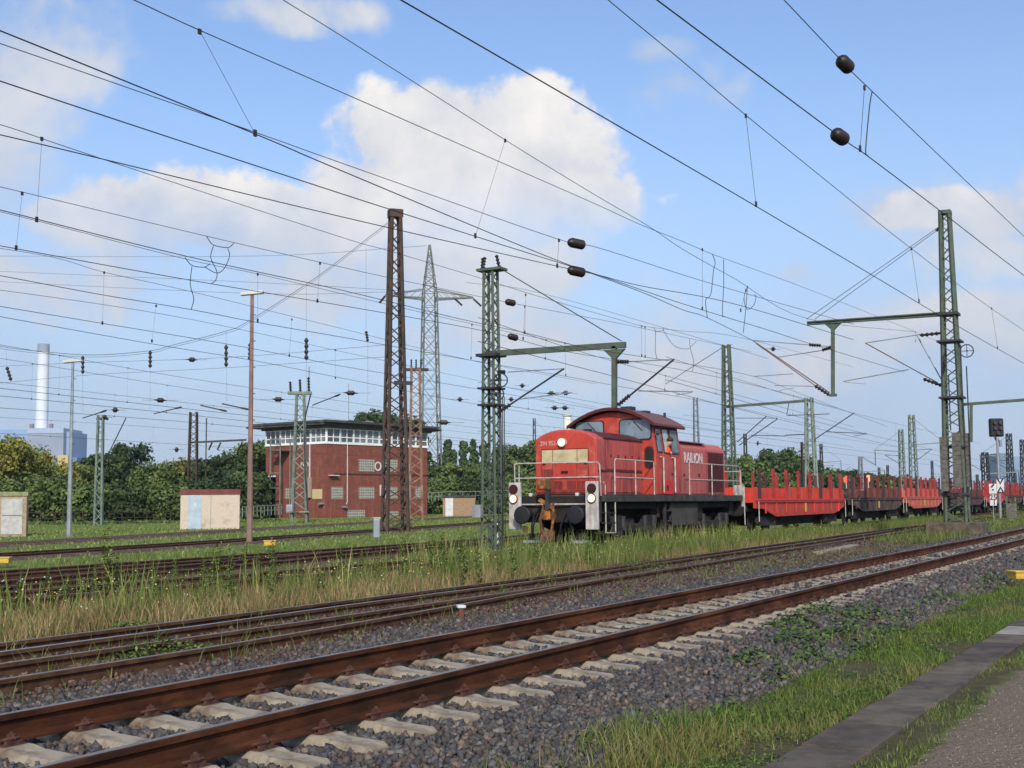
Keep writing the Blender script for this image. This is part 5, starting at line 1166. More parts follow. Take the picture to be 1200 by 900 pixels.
def km_sign():
    Z = 76.; c = far(1163.5, 584, Z); base = np.array([c[0], c[1], -.1]); t = thing('kilometre_sign', 'white board with green 6 above a second board reading 25 1, on a thin post', 'sign', base, math.atan2(RGT[1], RGT[0]))
    k = Z/FPX; Hh = lambda y: far(1163.5, y, Z)[2]+.1; w_ = 4.3*k
    MB().tube([(0, 0, -.4), (0, 0, Hh(568))], .03, 6).build('post', M_galv, t)
    a = MB().box(-w_, w_, -.06, -.035, Hh(578.3), Hh(567)).build('upper_board', M_white, t); b = MB().box(-w_*.9, w_*.9, -.06, -.035, Hh(592.5), Hh(579.3)).build('lower_board', M_white, t)
    mg = mat('text_dark_green', rgb(34, 60, 48)); text('digit', '6', 13.5*k, mg, a, (0, -.065, Hh(572.7)), (PI/2, 0, 0), .004, .02)
    text('digit', '25', 8.6*k, M_steel, b, (0, -.065, Hh(583)), (PI/2, 0, 0), .004, .008); text('digit', '1', 8.6*k, M_steel, b, (.05, -.065, Hh(589)), (PI/2, 0, 0), .004, .008)
km_sign()
def seven():
    Z = 47.; c = far(581, 627, Z); base = np.array([c[0], c[1], -.4]); t = thing('track_number_board', 'small weathered upright board with a dark 7, in tall grass below the green mast', 'sign', base, math.atan2(RGT[1], RGT[0])); k = Z/FPX
    z1 = far(581, 613, Z)[2]+.4; z0 = far(581, 638, Z)[2]+.4
    b = MB().box(-5*k, 5*k, -.02, .02, z0, z1).build('board', mat('board_weathered', rgb(190, 188, 176), rgb(160, 158, 146), scale=12), t); MB().box(-.03, .03, .02, .06, -.2, z1-.1).build('post', M_galv, t)
    text('digit', '7', 25*k, M_black, b, (0, -.025, (z0+z1)/2), (PI/2, 0, 0), .003, .012, .75)
seven()
def trackside(name, label, cat, x, y, Z, w_, h, d, m, m2=None, z=None):
    c = far(x, y, Z); k = Z/FPX; base = (c[0], c[1], c[2]); t = thing(name, label, cat, base, math.atan2(RGT[1], RGT[0])+.2); 
    MB().box(-w_*k/2, w_*k/2, 0, d, -.06, h*k).build('housing', m, t, bevel=min(.04, h*k*.2))
    MB().box(-w_*k/2-.02, w_*k/2+.02, -.02, d+.02, h*k, h*k+.04).build('lid', m2 or m, t, bevel=.01); return t
M_yel = mat('yellow_cover', rgb(206, 168, 60), rgb(180, 144, 56), scale=3, rough=.5)
trackside('cable_cover', 'yellow cover box lying between the yard tracks near the brown lamp post', 'cover', 316, 638, 50, 13, 3.4, .5, M_yel, M_yel)
trackside('cable_cover', 'yellow round-ended cover at the left picture edge on the lawn strip', 'cover', 2, 658, 39, 15, 3.4, .5, M_yel, M_yel)
trackside('cable_cover', 'small orange yellow cover in the grass at the right picture edge', 'cover', 1196, 675, 24, 11, 3.6, .3, M_yel, M_yel)
trackside('junction_pillar', 'pale grey junction pillar standing before the weedy track, below the brown mast', 'cabinet', 441.5, 629, 50, 8, 21, .25, M_galv, M_white)
t = trackside('rusty_block', 'rusty steel block in the dry grass strip right of the middle', 'steel block', 497, 673, 26.5, 12, 11, .3, mat('deep_rust', rgb(110, 62, 46), rgb(80, 46, 38), scale=6))
t = trackside('boundary_stub', 'small white topped rusty stub beside the near ballast', 'marker', 541, 722, 17.2, 6.5, 9, .1, mat('deep_rust', rgb(110, 62, 46)), M_white)
for x, y, w_, lab in ((575, 594, 16, 'x'),): pass
def planks():
    for i, (x0, y0, x1, y1, lab) in enumerate(((958, 649, 1001, 640, 'pale flat concrete plank lying beside the turnout rails'), (942, 645, 985, 637, 'brown weathered plank lying just left of the pale concrete plank'))):
        a = onz(x0, y0, -.2); b = onz(x1, y1, -.2); c = (a+b)/2; t = thing('plank', lab, 'plank', (c[0], c[1], -.26)); MB().bar(a-np.array([c[0], c[1], -.26]), b-np.array([c[0], c[1], -.26]), .3, .12).build('slab', M_conc if i == 0 else M_wood, t, bevel=.02)
planks()

# ------------------------------------------------------------------ trees
def crown(seed, H, R, pal, n=5200, columnar=False, leaf=.3, low=.12):
    r = np.random.default_rng(seed); k = 110 if not columnar else 26
    cz = r.uniform(low, .93, k); rad = np.where(cz < .4, .55+cz, np.sqrt(np.clip(1.05-((cz-.45)/.62)**2, .05, 1))); a = r.uniform(0, 2*PI, k); q = np.sqrt(r.uniform(.05, 1, k))*rad*(1 if not columnar else .55)
    c = np.stack([np.cos(a)*q*R*.78, np.sin(a)*q*R*.78, cz*H], -1); lr = r.uniform(.09, .25, k)*R*(1.1 if not columnar else 2.6)
    if columnar: cz = np.linspace(.1, .93, k); c[:, 2] = cz*H; c[:, :2] *= .6*np.sqrt(np.clip(1.1-cz, .1, 1))[:, None]; lr *= np.sqrt(np.clip(1.25-cz, .2, 1))
    i = r.integers(0, k, n); d = r.normal(size=(n, 3)); d /= np.linalg.norm(d, axis=1)[:, None]; d[:, 2] = d[:, 2]*.85+.1
    p = c[i]+d*lr[i][:, None]*(r.uniform(.3, 1.5, n)**.6)[:, None]; p[:, 2] = np.clip(p[:, 2], .1, None)
    u = r.normal(size=(n, 3)); nn = d+r.normal(0, .55, (n, 3)); nn /= np.linalg.norm(nn, axis=1)[:, None]; u -= nn*(u*nn).sum(1)[:, None]; u /= np.linalg.norm(u, axis=1)[:, None]; v = np.cross(nn, u)
    s = (leaf*r.uniform(.6, 1.4, n))[:, None]; V = np.stack([p-u*s*.5, p+v*s*.32, p+u*s*.5, p-v*s*.32], 1).reshape(-1, 3)
    F = np.arange(4*n).reshape(-1, 4); pal = np.array(pal); base = pal[r.integers(0, len(pal), k)][i]*r.uniform(.75, 1.25, (n, 1)); return V, F, np.repeat(base, 4, 0)
KIND = {'dark': [rgb(58, 74, 40), rgb(70, 86, 46), rgb(48, 64, 38)], 'mid': [rgb(82, 98, 50), rgb(94, 108, 54), rgb(70, 88, 46)], 'yellow': [rgb(118, 120, 54), rgb(98, 108, 48), rgb(132, 124, 58)], 'poplar': [rgb(62, 80, 48), rgb(74, 92, 54)], 'autumn': [rgb(112, 104, 52), rgb(96, 98, 48), rgb(84, 96, 44)]}
PROTO = {}
def tree(kind, var, x, ytop, Z, wpx, label, group, zg=-.5):
    key = (kind, var); k = Z/FPX; top = far(x, ytop, Z); H = top[2]-zg; R = wpx*k/2
    pop = kind == 'poplar'; n = 3600 if pop else 9000
    V, F, C = crown(sum(map(ord, kind))+var*17+int(abs(x))*3, H, R, KIND[kind], n, pop, (.46 if Z > 100 else .4)*max(.8, Z/170), .06)
    if ('t', kind) not in PROTO:
        tr = MB().tube([(0, 0, 0), (.01, 0, .3), (.0, .01, .62)], [.05, .035, .012], 7)
        for q in range(6): a = q*1.05; tr.tube([(0, 0, .2+q*.06), (math.cos(a)*.22, math.sin(a)*.22, .4+q*.07), (math.cos(a)*.4, math.sin(a)*.4, .55+q*.06)], [.022, .013, .004], 5)
        to = tr.build('trunk', M_bark); PROTO[('t', kind)] = to.data; bpy.data.objects.remove(to)
    t = thing('tree', label, 'tree', (top[0], top[1], zg), 0, group)
    npmesh('crown', V, F, M_leafcol, C, t)
    c = link(bpy.data.objects.new('trunk', PROTO[('t', kind)])); c.parent = t; q = min(R*1.2, H*.6) if not pop else R*.6; c.scale = (q, q, H*.9)
GL = {'dark': 'dark green tree in the dense row behind the yard', 'mid': 'mid green bushy tree in the row behind the yard', 'yellow': 'yellow green tree at the left edge of the tree row', 'autumn': 'bronze green tree in the left tree row', 'poplar': 'slim dark poplar right of the signal box'}
spec = []
for x, yt, Z, w_, kd in [(0, 510, 135, 90, 'yellow'), (28, 522, 140, 80, 'yellow'), (-30, 530, 140, 80, 'yellow'), (62, 540, 150, 80, 'yellow'), (92, 548, 160, 70, 'mid'), (120, 532, 165, 60, 'dark'), (152, 519, 170, 56, 'dark'), (108, 534, 175, 40, 'dark'), (182, 545, 160, 70, 'mid'), (215, 540, 168, 64, 'autumn'), (60, 560, 130, 80, 'mid'),
    (100, 570, 128, 70, 'mid'), (150, 568, 130, 80, 'dark'), (190, 572, 132, 80, 'mid'), (20, 568, 128, 80, 'mid'), (245, 538, 160, 60, 'dark'), (270, 530, 150, 66, 'dark'), (298, 518, 155, 64, 'mid'), (318, 508, 170, 50, 'mid'), (286, 552, 140, 70, 'dark'), (232, 566, 138, 70, 'dark'), (312, 556, 148, 50, 'dark'), (330, 530, 178, 60, 'mid'),
    (436, 478, 215, 70, 'dark'), (478, 490, 225, 60, 'dark'), (400, 492, 230, 50, 'dark'), (455, 481, 220, 60, 'dark'), (418, 484, 222, 50, 'dark'),
    (512, 548, 215, 60, 'mid'), (545, 545, 205, 60, 'mid'), (575, 548, 210, 60, 'dark'), (605, 520, 215, 56, 'mid'), (632, 512, 215, 50, 'mid'), (615, 556, 200, 60, 'mid'), (560, 562, 190, 80, 'dark'), (520, 566, 190, 70, 'mid'), (655, 545, 200, 60, 'mid'), (600, 575, 180, 70, 'mid'),
    (868, 533, 175, 44, 'mid'), (884, 540, 165, 50, 'mid'), (912, 526, 190, 62, 'dark'), (938, 536, 195, 54, 'dark'), (958, 552, 200, 60, 'mid'), (905, 556, 180, 60, 'mid'), (996, 552, 235, 44, 'dark'), (1024, 556, 250, 44, 'mid'), (980, 560, 225, 46, 'mid'), (1050, 560, 290, 44, 'dark'), (1078, 566, 320, 46, 'dark'), (700, 556, 240, 60, 'mid')]:
    spec.append((x, yt, Z, w_, kd))
ORD = 'first second third fourth fifth sixth seventh eighth ninth tenth eleventh twelfth thirteenth fourteenth fifteenth sixteenth seventeenth eighteenth nineteenth twentieth twenty-first twenty-second twenty-third twenty-fourth twenty-fifth twenty-sixth twenty-seventh twenty-eighth twenty-ninth thirtieth thirty-first thirty-second thirty-third thirty-fourth thirty-fifth'.split()
ZONE = [(75, 'below the white chimney'), (205, 'between the white chimney and the pale hut'), (345, 'between the pale hut and the signal box'), (490, 'rising above the signal box roof'), (660, 'between the signal box and the locomotive'), (850, 'hidden behind the locomotive bonnet'), (975, 'behind the bright red wagon'), (2000, 'behind the dark and salmon wagons')]
zn = lambda x: next(z for m, z in ZONE if x < m)
KN = {'dark': 'dark green', 'mid': 'mid green', 'yellow': 'yellowish', 'autumn': 'bronze green'}
def tlabel(i):
    x, yt, Z, w_, kd = spec[i]; same = sorted(q[0] for q in spec if q[4] == kd and zn(q[0]) == zn(x)); n = same.index(x)
    return KN[kd]+' tree '+zn(x)+('' if len(same) == 1 else ', %s from the left' % ORD[n])
for i, (x, yt, Z, w_, kd) in enumerate(spec): tree(kd, i % 3, x, yt, Z, w_*1.15, tlabel(i), 'trees behind the yard')
for x, yt, w_ in ((524, 514, 17), (531, 524, 14), (543, 513, 16), (555, 511, 16), (567, 520, 15), (582, 524, 16), (518, 530, 14), (594, 528, 15)): tree('poplar', 0, x, yt, 240, w_*1.5, 'slim dark poplar right of the signal box, %s from the left' % ORD[sorted((524, 531, 543, 555, 567, 582, 518, 594)).index(x)], 'poplars')
def woods(name, pts, n, pal, leaf, kind='stuff'):
    P = []; r = np.random.default_rng(11)
    for (xa, xb, yt, Z) in pts:
        for _ in range(n):
            x = r.uniform(xa, xb); z = Z*r.uniform(.95, 1.05); u = r.uniform(0, 1)**.8; hgt = (592-yt)*(.72+.28*math.sin(x*.16)*math.cos(x*.041)); q = far(x, 594, z); P.append((q[0], q[1], -.5+u*hgt/FPX*z))
    P = np.array(P); n = len(P); u = r.normal(size=(n, 3)); u /= np.linalg.norm(u, axis=1)[:, None]; v = np.cross(u, r.normal(size=(n, 3))); v /= np.linalg.norm(v, axis=1)[:, None]; s = (leaf*r.uniform(.6, 1.4, n))[:, None]
    V = np.stack([P-u*s*.5, P+v*s*.4, P+u*s*.5, P-v*s*.4], 1).reshape(-1, 3); pal = np.array(pal); C = np.repeat(pal[r.integers(0, len(pal), n)]*r.uniform(.7, 1.3, (n, 1)), 4, 0)
    o = npmesh(name, V, np.arange(4*n).reshape(-1, 4), M_leafcol, C); o['kind'] = kind; return o
woods('distant_woodland', [(-60, 340, 556, 230), (490, 720, 562, 260), (700, 1000, 566, 330), (980, 1260, 571, 420)], 16000, KIND['dark']+KIND['mid'], 1.3)
# undergrowth mounds: shrubs at the foot of the tree row, bramble on the near embankment
woods('undergrowth', [(-20, 330, 588, 125)], 9000, KIND['mid'], .5)
def bramble(name, cx, n, pal, leaf, hmax):
    r = np.random.default_rng(3); P = []
    for (t0, D0, st, sd, k, h) in cx:
        q = r.normal(size=(k, 2)); t = t0+q[:, 0]*st; D = D0+q[:, 1]*sd; P.append(np.stack([t, D, gz(t, D)+vlift(t)+r.uniform(.0, 1, k)**1.5*h*np.exp(-(q**2).sum(1)*.5)+.01], -1))
    P = np.concatenate(P); n = len(P); u = r.normal(size=(n, 3)); u[:, 2] *= .4; u /= np.linalg.norm(u, axis=1)[:, None]; nn = r.normal(0, .5, (n, 3))+np.array([0, -.3, 1]); v = np.cross(nn, u); v /= np.linalg.norm(v, axis=1)[:, None]; s = (leaf*r.uniform(.5, 1.4, n))[:, None]
    V = np.stack([P-u*s*.5, P+v*s*.32, P+u*s*.5, P-v*s*.32], 1).reshape(-1, 3); C = np.repeat(np.array(pal)[r.integers(0, len(pal), n)]*r.uniform(.7, 1.3, (n, 1)), 4, 0)
    o = npmesh(name, V, np.arange(4*n).reshape(-1, 4), M_leafcol, C); o['kind'] = 'stuff'
BR = [rgb(62, 86, 38), rgb(76, 100, 44), rgb(50, 72, 34), rgb(88, 98, 50)]
cl = []
for (x, y, st, sd, k, h) in ((1010, 730, .7, .2, 700, .3), (940, 755, .5, .16, 600, .26), (880, 780, .3, .12, 300, .2), (1040, 745, .5, .14, 400, .22), (925, 740, .4, .14, 500, .22), (960, 725, .5, .16, 600, .25), (990, 745, .5, .14, 500, .2), (950, 772, .3, .12, 300, .18), (1010, 760, .4, .12, 260, .15), (905, 795, .25, .1, 160, .15), (855, 830, .15, .08, 120, .12), (1060, 725, .5, .12, 240, .15), (1100, 705, .8, .15, 400, .2), (1160, 685, 1, .2, 500, .25), (700, 870, .2, .1, 120, .1)):
    q = onz(x, y, -.3); cl.append((q[0], q[1], st, sd, k, h))
bramble('bramble', cl, 0, BR, .055, .2)
cl = []
for k_ in range(150):
    t_ = 4.8+18*rnd.random()**1.4; cl.append((t_, rnd.uniform(2.45, 3.5), rnd.uniform(.08, .3), rnd.uniform(.05, .14), 130, rnd.uniform(.03, .09)))
bramble('clover', cl, 0, [rgb(66, 88, 38), rgb(84, 104, 46), rgb(52, 72, 32), rgb(104, 108, 56)], .024, .1)
cl = []
for (x, y, st, sd, k, h) in ((150, 748, .3, .14, 900, .2), (185, 775, .45, .16, 1200, .2), (90, 700, .4, .3, 500, .4), (245, 712, .4, .3, 500, .3), (655, 668, .5, .3, 900, .6), (760, 672, .6, .3, 700, .4), (955, 640, .8, .4, 700, .5), (1000, 630, 2, .5, 1500, .6), (930, 632, 1.4, .4, 900, .5), (620, 690, .3, .3, 300, .3)):
    q = onz(x, y, -.28); cl.append((q[0], q[1], st, sd, k, h))
bramble('scrub', cl, 0, [rgb(84, 100, 48), rgb(104, 118, 54), rgb(70, 88, 40), rgb(60, 76, 36)], .04, .4); cl = []
for (x, y, Z, h) in ((1150, 618, 62, .8), (1170, 612, 66, 1.1), (1185, 605, 68, 1.4), (1197, 600, 70, 1.6), (1140, 622, 58, .6), (1080, 622, 56, .4)):
    q = far(x, y+6, Z); cl.append((q[0], q[1], 1.6, .8, 1500, h))
bramble('scrub', cl, 0, [rgb(96, 116, 52), rgb(120, 134, 62), rgb(80, 100, 46), rgb(140, 142, 78)], .05, .4)
# tall flowering weeds: each one a plant with stem and leaves
def weed():
    t = thing('tall_weed', 'tall green weed spike in the dry grass strip', 'weed', (0, 0, 0), 0, 'tall weeds in the grass strip')
    MB().tube([(0, 0, 0), (.01, 0, .5), (.02, .01, 1.)], [.012, .009, .004], 5).build('stem', mat('weed_stem', rgb(112, 124, 64)), t)
    r = np.random.default_rng(2); n = 150; z = r.uniform(.08, 1., n); a = r.uniform(0, 2*PI, n); L = .17*(1.1-z*.7)*r.uniform(.6, 1.2, n); d = np.stack([np.cos(a), np.sin(a), r.uniform(-.1, .7, n)], -1); p0 = np.stack([.02*z, 0*z, z], -1)
    s = np.stack([-np.sin(a), np.cos(a), 0*a], -1)*(L*.17)[:, None]; V = np.stack([p0, p0+d*(L*.5)[:, None]+s, p0+d*L[:, None]-np.array([0, 0, .02]), p0+d*(L*.5)[:, None]-s], 1).reshape(-1, 3)
    C = np.repeat(np.array([rgb(116, 138, 60), rgb(96, 120, 50), rgb(140, 152, 76), rgb(156, 156, 90)])[r.integers(0, 4, n)], 4, 0); o = npmesh('leaves', V, np.arange(4*n).reshape(-1, 4), M_leafcol, C, t)
    return t
WL = []; W0 = weed(); first = True
for (x, yb, yt) in [(128, 705, 632), (112, 700, 662), (140, 702, 655), (160, 690, 655), (246, 705, 650), (255, 700, 648), (284, 690, 645), (300, 695, 650), (318, 690, 640), (265, 712, 655), (236, 700, 655), (205, 688, 652), (398, 690, 645), (475, 690, 640), (508, 678, 628), (520, 680, 632), (545, 690, 635), (562, 692, 650), (600, 684, 640), (422, 660, 640), (20, 718, 678), (75, 712, 680), (55, 700, 672), (350, 700, 660), (375, 702, 668), (440, 692, 655), (585, 682, 648), (535, 672, 640), (700, 660, 630), (628, 676, 640), (690, 668, 636), (320, 715, 680), (182, 712, 672)]:
    WX = 0
    q = onz(x, yb, -.3); Z = (q-EYE)@FWD; h = (yb-yt)/FPX*Z*1.15; q[2] = gz(q[0], q[1])
    o = W0 if first else dup(W0, q); o.location = tuple(q); o.rotation_euler = (rnd.uniform(-.08, .08), rnd.uniform(-.08, .08), rnd.uniform(0, 6)); o.scale = (max(.7, h*1.), max(.7, h*1.), h); first = False; WL.append((x, o))
WL.sort(key=lambda q: q[0])
for i, (x, o) in enumerate(WL): o['label'] = 'tall green weed spike in the grass strip, %s from the left' % ORD[i]
# yellow flower heads sprinkled through the strip
def flowers():
    r = np.random.default_rng(9); n = 2600; t = r.uniform(9, 60, n); D = np.where(t < 30, r.uniform(12.4, 15.6, n), r.uniform(13.4, 15.6, n)); k = (np.sin(t*1.1)+np.sin(D*3+t*.7)+r.normal(0, .5, n)) > .5; t, D = t[k], D[k]; n = len(t)
    P = np.stack([t, D, gz(t, D)+r.uniform(.25, .62, n)], -1); s = r.uniform(.012, .024, n)[:, None]
    o3 = np.array([(1, 0, 0), (-.5, .87, 0), (-.5, -.87, 0), (0, 0, .8)]); V = (P[:, None]+o3[None]*s[:, None]).reshape(-1, 3); F = (np.array([(0, 1, 3), (1, 2, 3), (2, 0, 3), (0, 2, 1)])[None]+4*np.arange(n)[:, None, None]).reshape(-1, 3)
    C = np.repeat(np.array([rgb(206, 186, 60), rgb(222, 206, 110), rgb(210, 206, 180)])[r.integers(0, 3, n)], 4, 0); o = npmesh('wild_flowers', V, F, M_leafcol, C); o['kind'] = 'stuff'
flowers()

# ------------------------------------------------------------------ overhead lines
def smooth(P, k=6):
    P = [np.array(p, float) for p in P]
    if len(P) < 3: return P
    out = []
    for i in range(len(P)-1):
        p0 = P[i-1] if i else 2*P[0]-P[1]; p1 = P[i]; p2 = P[i+1]; p3 = P[i+2] if i+2 < len(P) else 2*P[-1]-P[-2]
        for j in range(k): u = j/k; out.append(.5*((2*p1)+(-p0+p2)*u+(2*p0-5*p1+4*p2-p3)*u*u+(-p0+3*p1-3*p2+p3)*u**3))
    return out+[P[-1]]
def ohl(label, contact=None, mess=None, drop=(), jump=(), ins=(), zc=5.6, D=None, r1=.0075, r2=.006, group=None, barrels=()):
    """contact wire hangs at height zc, messenger wire in the same vertical plane above it"""
    t = thing('overhead_line', label, 'overhead line', (0, 0, 0), 0, group); fit = None
    if contact:
        C = [onz(x, y, zc) for x, y in contact]
        a, b = np.polyfit([c[0] for c in C], [c[1] for c in C], 1) if len(C) > 2 else ((C[-1][1]-C[0][1])/(C[-1][0]-C[0][0]), 0)
        if len(C) <= 2: b = C[0][1]-a*C[0][0]
        fit = (a, b)
    elif D is not None: fit = (0., D)
    def onplane(x, y):      # vertical plane Y = a X + b through the line
        d = ray(x, y); s = (fit[1]+fit[0]*EYE[0]-EYE[1])/(d[1]-fit[0]*d[0]); return EYE+d*s
    if contact: MB().tube(smooth([onplane(*p) for p in contact]), r1, 5).build('contact_wire', M_wire, t, True)
    if mess: MB().tube(smooth([onplane(*p) for p in mess]), r2, 5).build('messenger_wire', M_wire, t, True)
    for (p, q) in drop: MB().tube([onplane(*p), onplane(*q)], .0035, 4).build('dropper', M_wire, t); e = onplane(*q); MB().box(e[0]-.02, e[0]+.02, e[1]-.012, e[1]+.012, e[2]-.03, e[2]+.05).build('clamp', M_wire, t); e = onplane(*p); MB().box(e[0]-.02, e[0]+.02, e[1]-.012, e[1]+.012, e[2]-.04, e[2]+.02).build('clamp', M_wire, t)
    for path in jump: MB().tube(smooth([onplane(*p) for p in path], 5), .008, 5).build('jumper_cable', M_wire, t, True)
    for (x, y, l, r) in ins:
        p = onplane(x-2, y-1.2); q = onplane(x+2, y+1.2); c = (p+q)/2
        src = mess or contact; W3 = [onplane(*s) for s in src]; dd = min(range(len(W3)-1), key=lambda i: abs((W3[i][0]+W3[i+1][0])/2-c[0])); d = W3[dd+1]-W3[dd]; d /= np.linalg.norm(d)
        ins_mb(c-d*l/2, c+d*l/2, r, 5, .2).build('line_insulator', M_ins, t, True)
    for (x, y, l, r, src) in barrels:
        W3 = [onplane(*s) for s in (contact if src else mess)]; c = onplane(x, y); dd = min(range(len(W3)-1), key=lambda i: abs((W3[i][0]+W3[i+1][0])/2-c[0])); d = W3[dd+1]-W3[dd]; d /= np.linalg.norm(d)
        pr = [(.015, 0), (.04, l*.02), (r*.8, l*.12)]+[(r*(1. if k % 2 else .74), l*(.16+.68*k/9)) for k in range(10)]+[(r*.7, l*.88), (.04, l*.97), (.015, l)]
        MB().lathe(pr, c-d*l/2, d, 12).build('line_insulator', M_ins, t, True)
    return t
ohl('overhead line crossing the top right corner, twin brown barrel insulators in it', [(640, -95), (770, 0), (984, 160), (1017, 183), (1103, 248), (1170, 300), (1240, 353)], [(800, -125), (919, 0), (990, 75), (1022, 107), (1200, 277), (1250, 325)],
    [((1013, 102), (1008, 175))], [[(1022, 107), (1019, 125), (1014.5, 175), (1017, 183)]], zc=5.6, r1=.007, r2=.006, barrels=[(990, 75, .34, .088, 0), (984, 160, .34, .088, 1)])

ohl('thick overhead line from the top edge centre down to the big right mast', [(330, -78), (470, 0), (866, 230), (1018, 320), (1122, 382), (1200, 426), (1260, 459)], [(600, -100), (713, 0), (800, 72), (874, 135), (991, 230), (1065, 289), (1161, 361), (1250, 420)],
    [((874, 135), (886, 240)), ((1068, 291), (1077, 353)), ((1162, 361), (1169, 408))])
ohl('overhead line from upper left edge to the right mast arm, dropper crossing the big cloud', [(-120, 50), (0, 95), (400, 227), (557, 277), (630, 300), (700, 322), (800, 356), (904, 388), (947, 402), (1060, 436)], [(220, -72), (332, 0), (400, 42), (592, 164), (700, 230), (760, 265), (800, 292), (860, 326), (948, 374), (1073, 389)],
    [((592, 164), (557, 277)), ((823, 292), (823, 362)), ((874, 340), (868, 364))], [[(835, 298), (838, 308), (836, 318), (833, 345), (827, 352), (829, 373)], [(848, 304), (848, 335), (846.5, 368), (849, 371)], [(876, 335), (872, 348), (875, 362), (883, 358), (886, 348), (884, 345)], [(876, 335), (874, 362), (871, 390)]], zc=5.6)
ohl('overhead line highest at the left edge, with a long slanting dropper at top left', [(-120, -10), (0, 36), (299, 157), (400, 200), (640, 300), (751, 342), (800, 363), (828, 372), (882, 399)], [(60, -42), (157, 0), (233, 35), (400, 108), (600, 196), (700, 240), (750, 263), (800, 283), (835, 298), (860, 307), (955, 342), (1073, 389), (1110, 405)],
    [((234, 36), (299, 157)), ((1073, 389), (1073, 400))])
ohl('overhead line with two barrel insulators, one above the other, right of the green mast top', [(-100, 136), (0, 158), (110, 184), (400, 254), (653, 312), (700, 322), (751, 335), (860, 356), (1000, 398)], [(-100, 20), (0, 51), (299, 155), (400, 191), (653, 280), (700, 290), (800, 322), (860, 340), (1000, 380)],
    [((655, 281), (653, 312))], barrels=[(675.5, 285.5, .5, .095, 0), (675.5, 318, .5, .095, 1)])
M12 = [(-100, 122), (0, 146), (110, 183), (400, 278), (456, 294), (563, 326), (640, 350), (727, 375), (753, 382), (800, 388), (870, 396), (1000, 430)]
ohl('overhead line of the locomotive track, leading to the bracket over its cab', [(-100, 221), (0, 246), (217, 300), (400, 340), (540, 374), (615, 390), (663, 402), (700, 410), (790, 424), (883, 441), (947, 465), (1040, 500)], M12,
    [((49, 162), (43, 258)), ((616, 345), (615, 390)), ((752, 382), (752, 417)), ((756, 383), (756, 418))], [[(766, 384), (768, 389), (768, 410), (770, 421)], [(768, 389), (777, 387), (777, 384)], [(777, 387), (790, 405), (805, 409), (812, 404), (816, 400)], [(808, 397), (809, 408), (813, 425), (811, 436)]])
ohl('overhead line with a small insulator pair right beside the green mast top', [(-100, 268), (0, 288), (215, 327), (400, 358), (568, 388), (663, 412), (780, 430), (890, 453), (980, 478)], [(-100, 198), (0, 219), (243, 277), (400, 313), (454, 325), (540, 343), (599, 355), (673, 369), (740, 382), (880, 412)],
    [((26, 226), (19, 291)), ((375, 308), (372, 353)), ((615, 359), (613, 397))], [[(242, 277), (250, 287), (267, 290), (274, 285)], [(250, 288), (247, 302), (254, 318), (253, 328), (248, 332)], [(267, 291), (269, 300), (263, 314), (254, 320), (240, 313)], [(217, 302), (225, 311), (239, 313), (246, 309)], [(225, 312), (223, 333), (227, 350), (224, 363)]], barrels=[(598, 354.5, .42, .09, 0), (601, 395, .42, .09, 1)])
ohl('overhead line of the first yard track, double strand over the brown lamp post', [(-100, 305), (0, 323), (117, 345), (225, 363), (302, 378), (400, 395), (450, 404), (568, 425), (663, 441), (727, 453), (860, 477), (960, 500)], [(-100, 229), (0, 248), (215, 303), (302, 321), (400, 344), (568, 383), (700, 410)],
    [((302, 321), (302, 376)), ((553, 380), (552, 420)), ((662, 402), (663, 440))])
g = 'fine wires of the yard'
ohl('overhead line of the second yard track, passing the head of the brown lamp post', [(-100, 342), (0, 359), (120, 379), (265, 403), (360, 421), (400, 429), (560, 456), (700, 480), (860, 508)], [(-60, 282), (60, 301), (122, 319), (225, 342), (400, 385), (560, 424), (700, 450)],
    [((122, 319), (120, 379)), ((183, 358), (178, 400)), ((342, 374), (339, 417))], zc=5.7)
ohl('long overhead line crossing just above the white chimney tip', [(-100, 352), (0, 371), (178, 403), (300, 423), (400, 443), (560, 474), (700, 497)], [(-100, 330), (0, 340), (178, 366), (300, 390), (400, 412), (560, 446), (700, 478)], [((393, 410), (393, 443)),], zc=5.7)
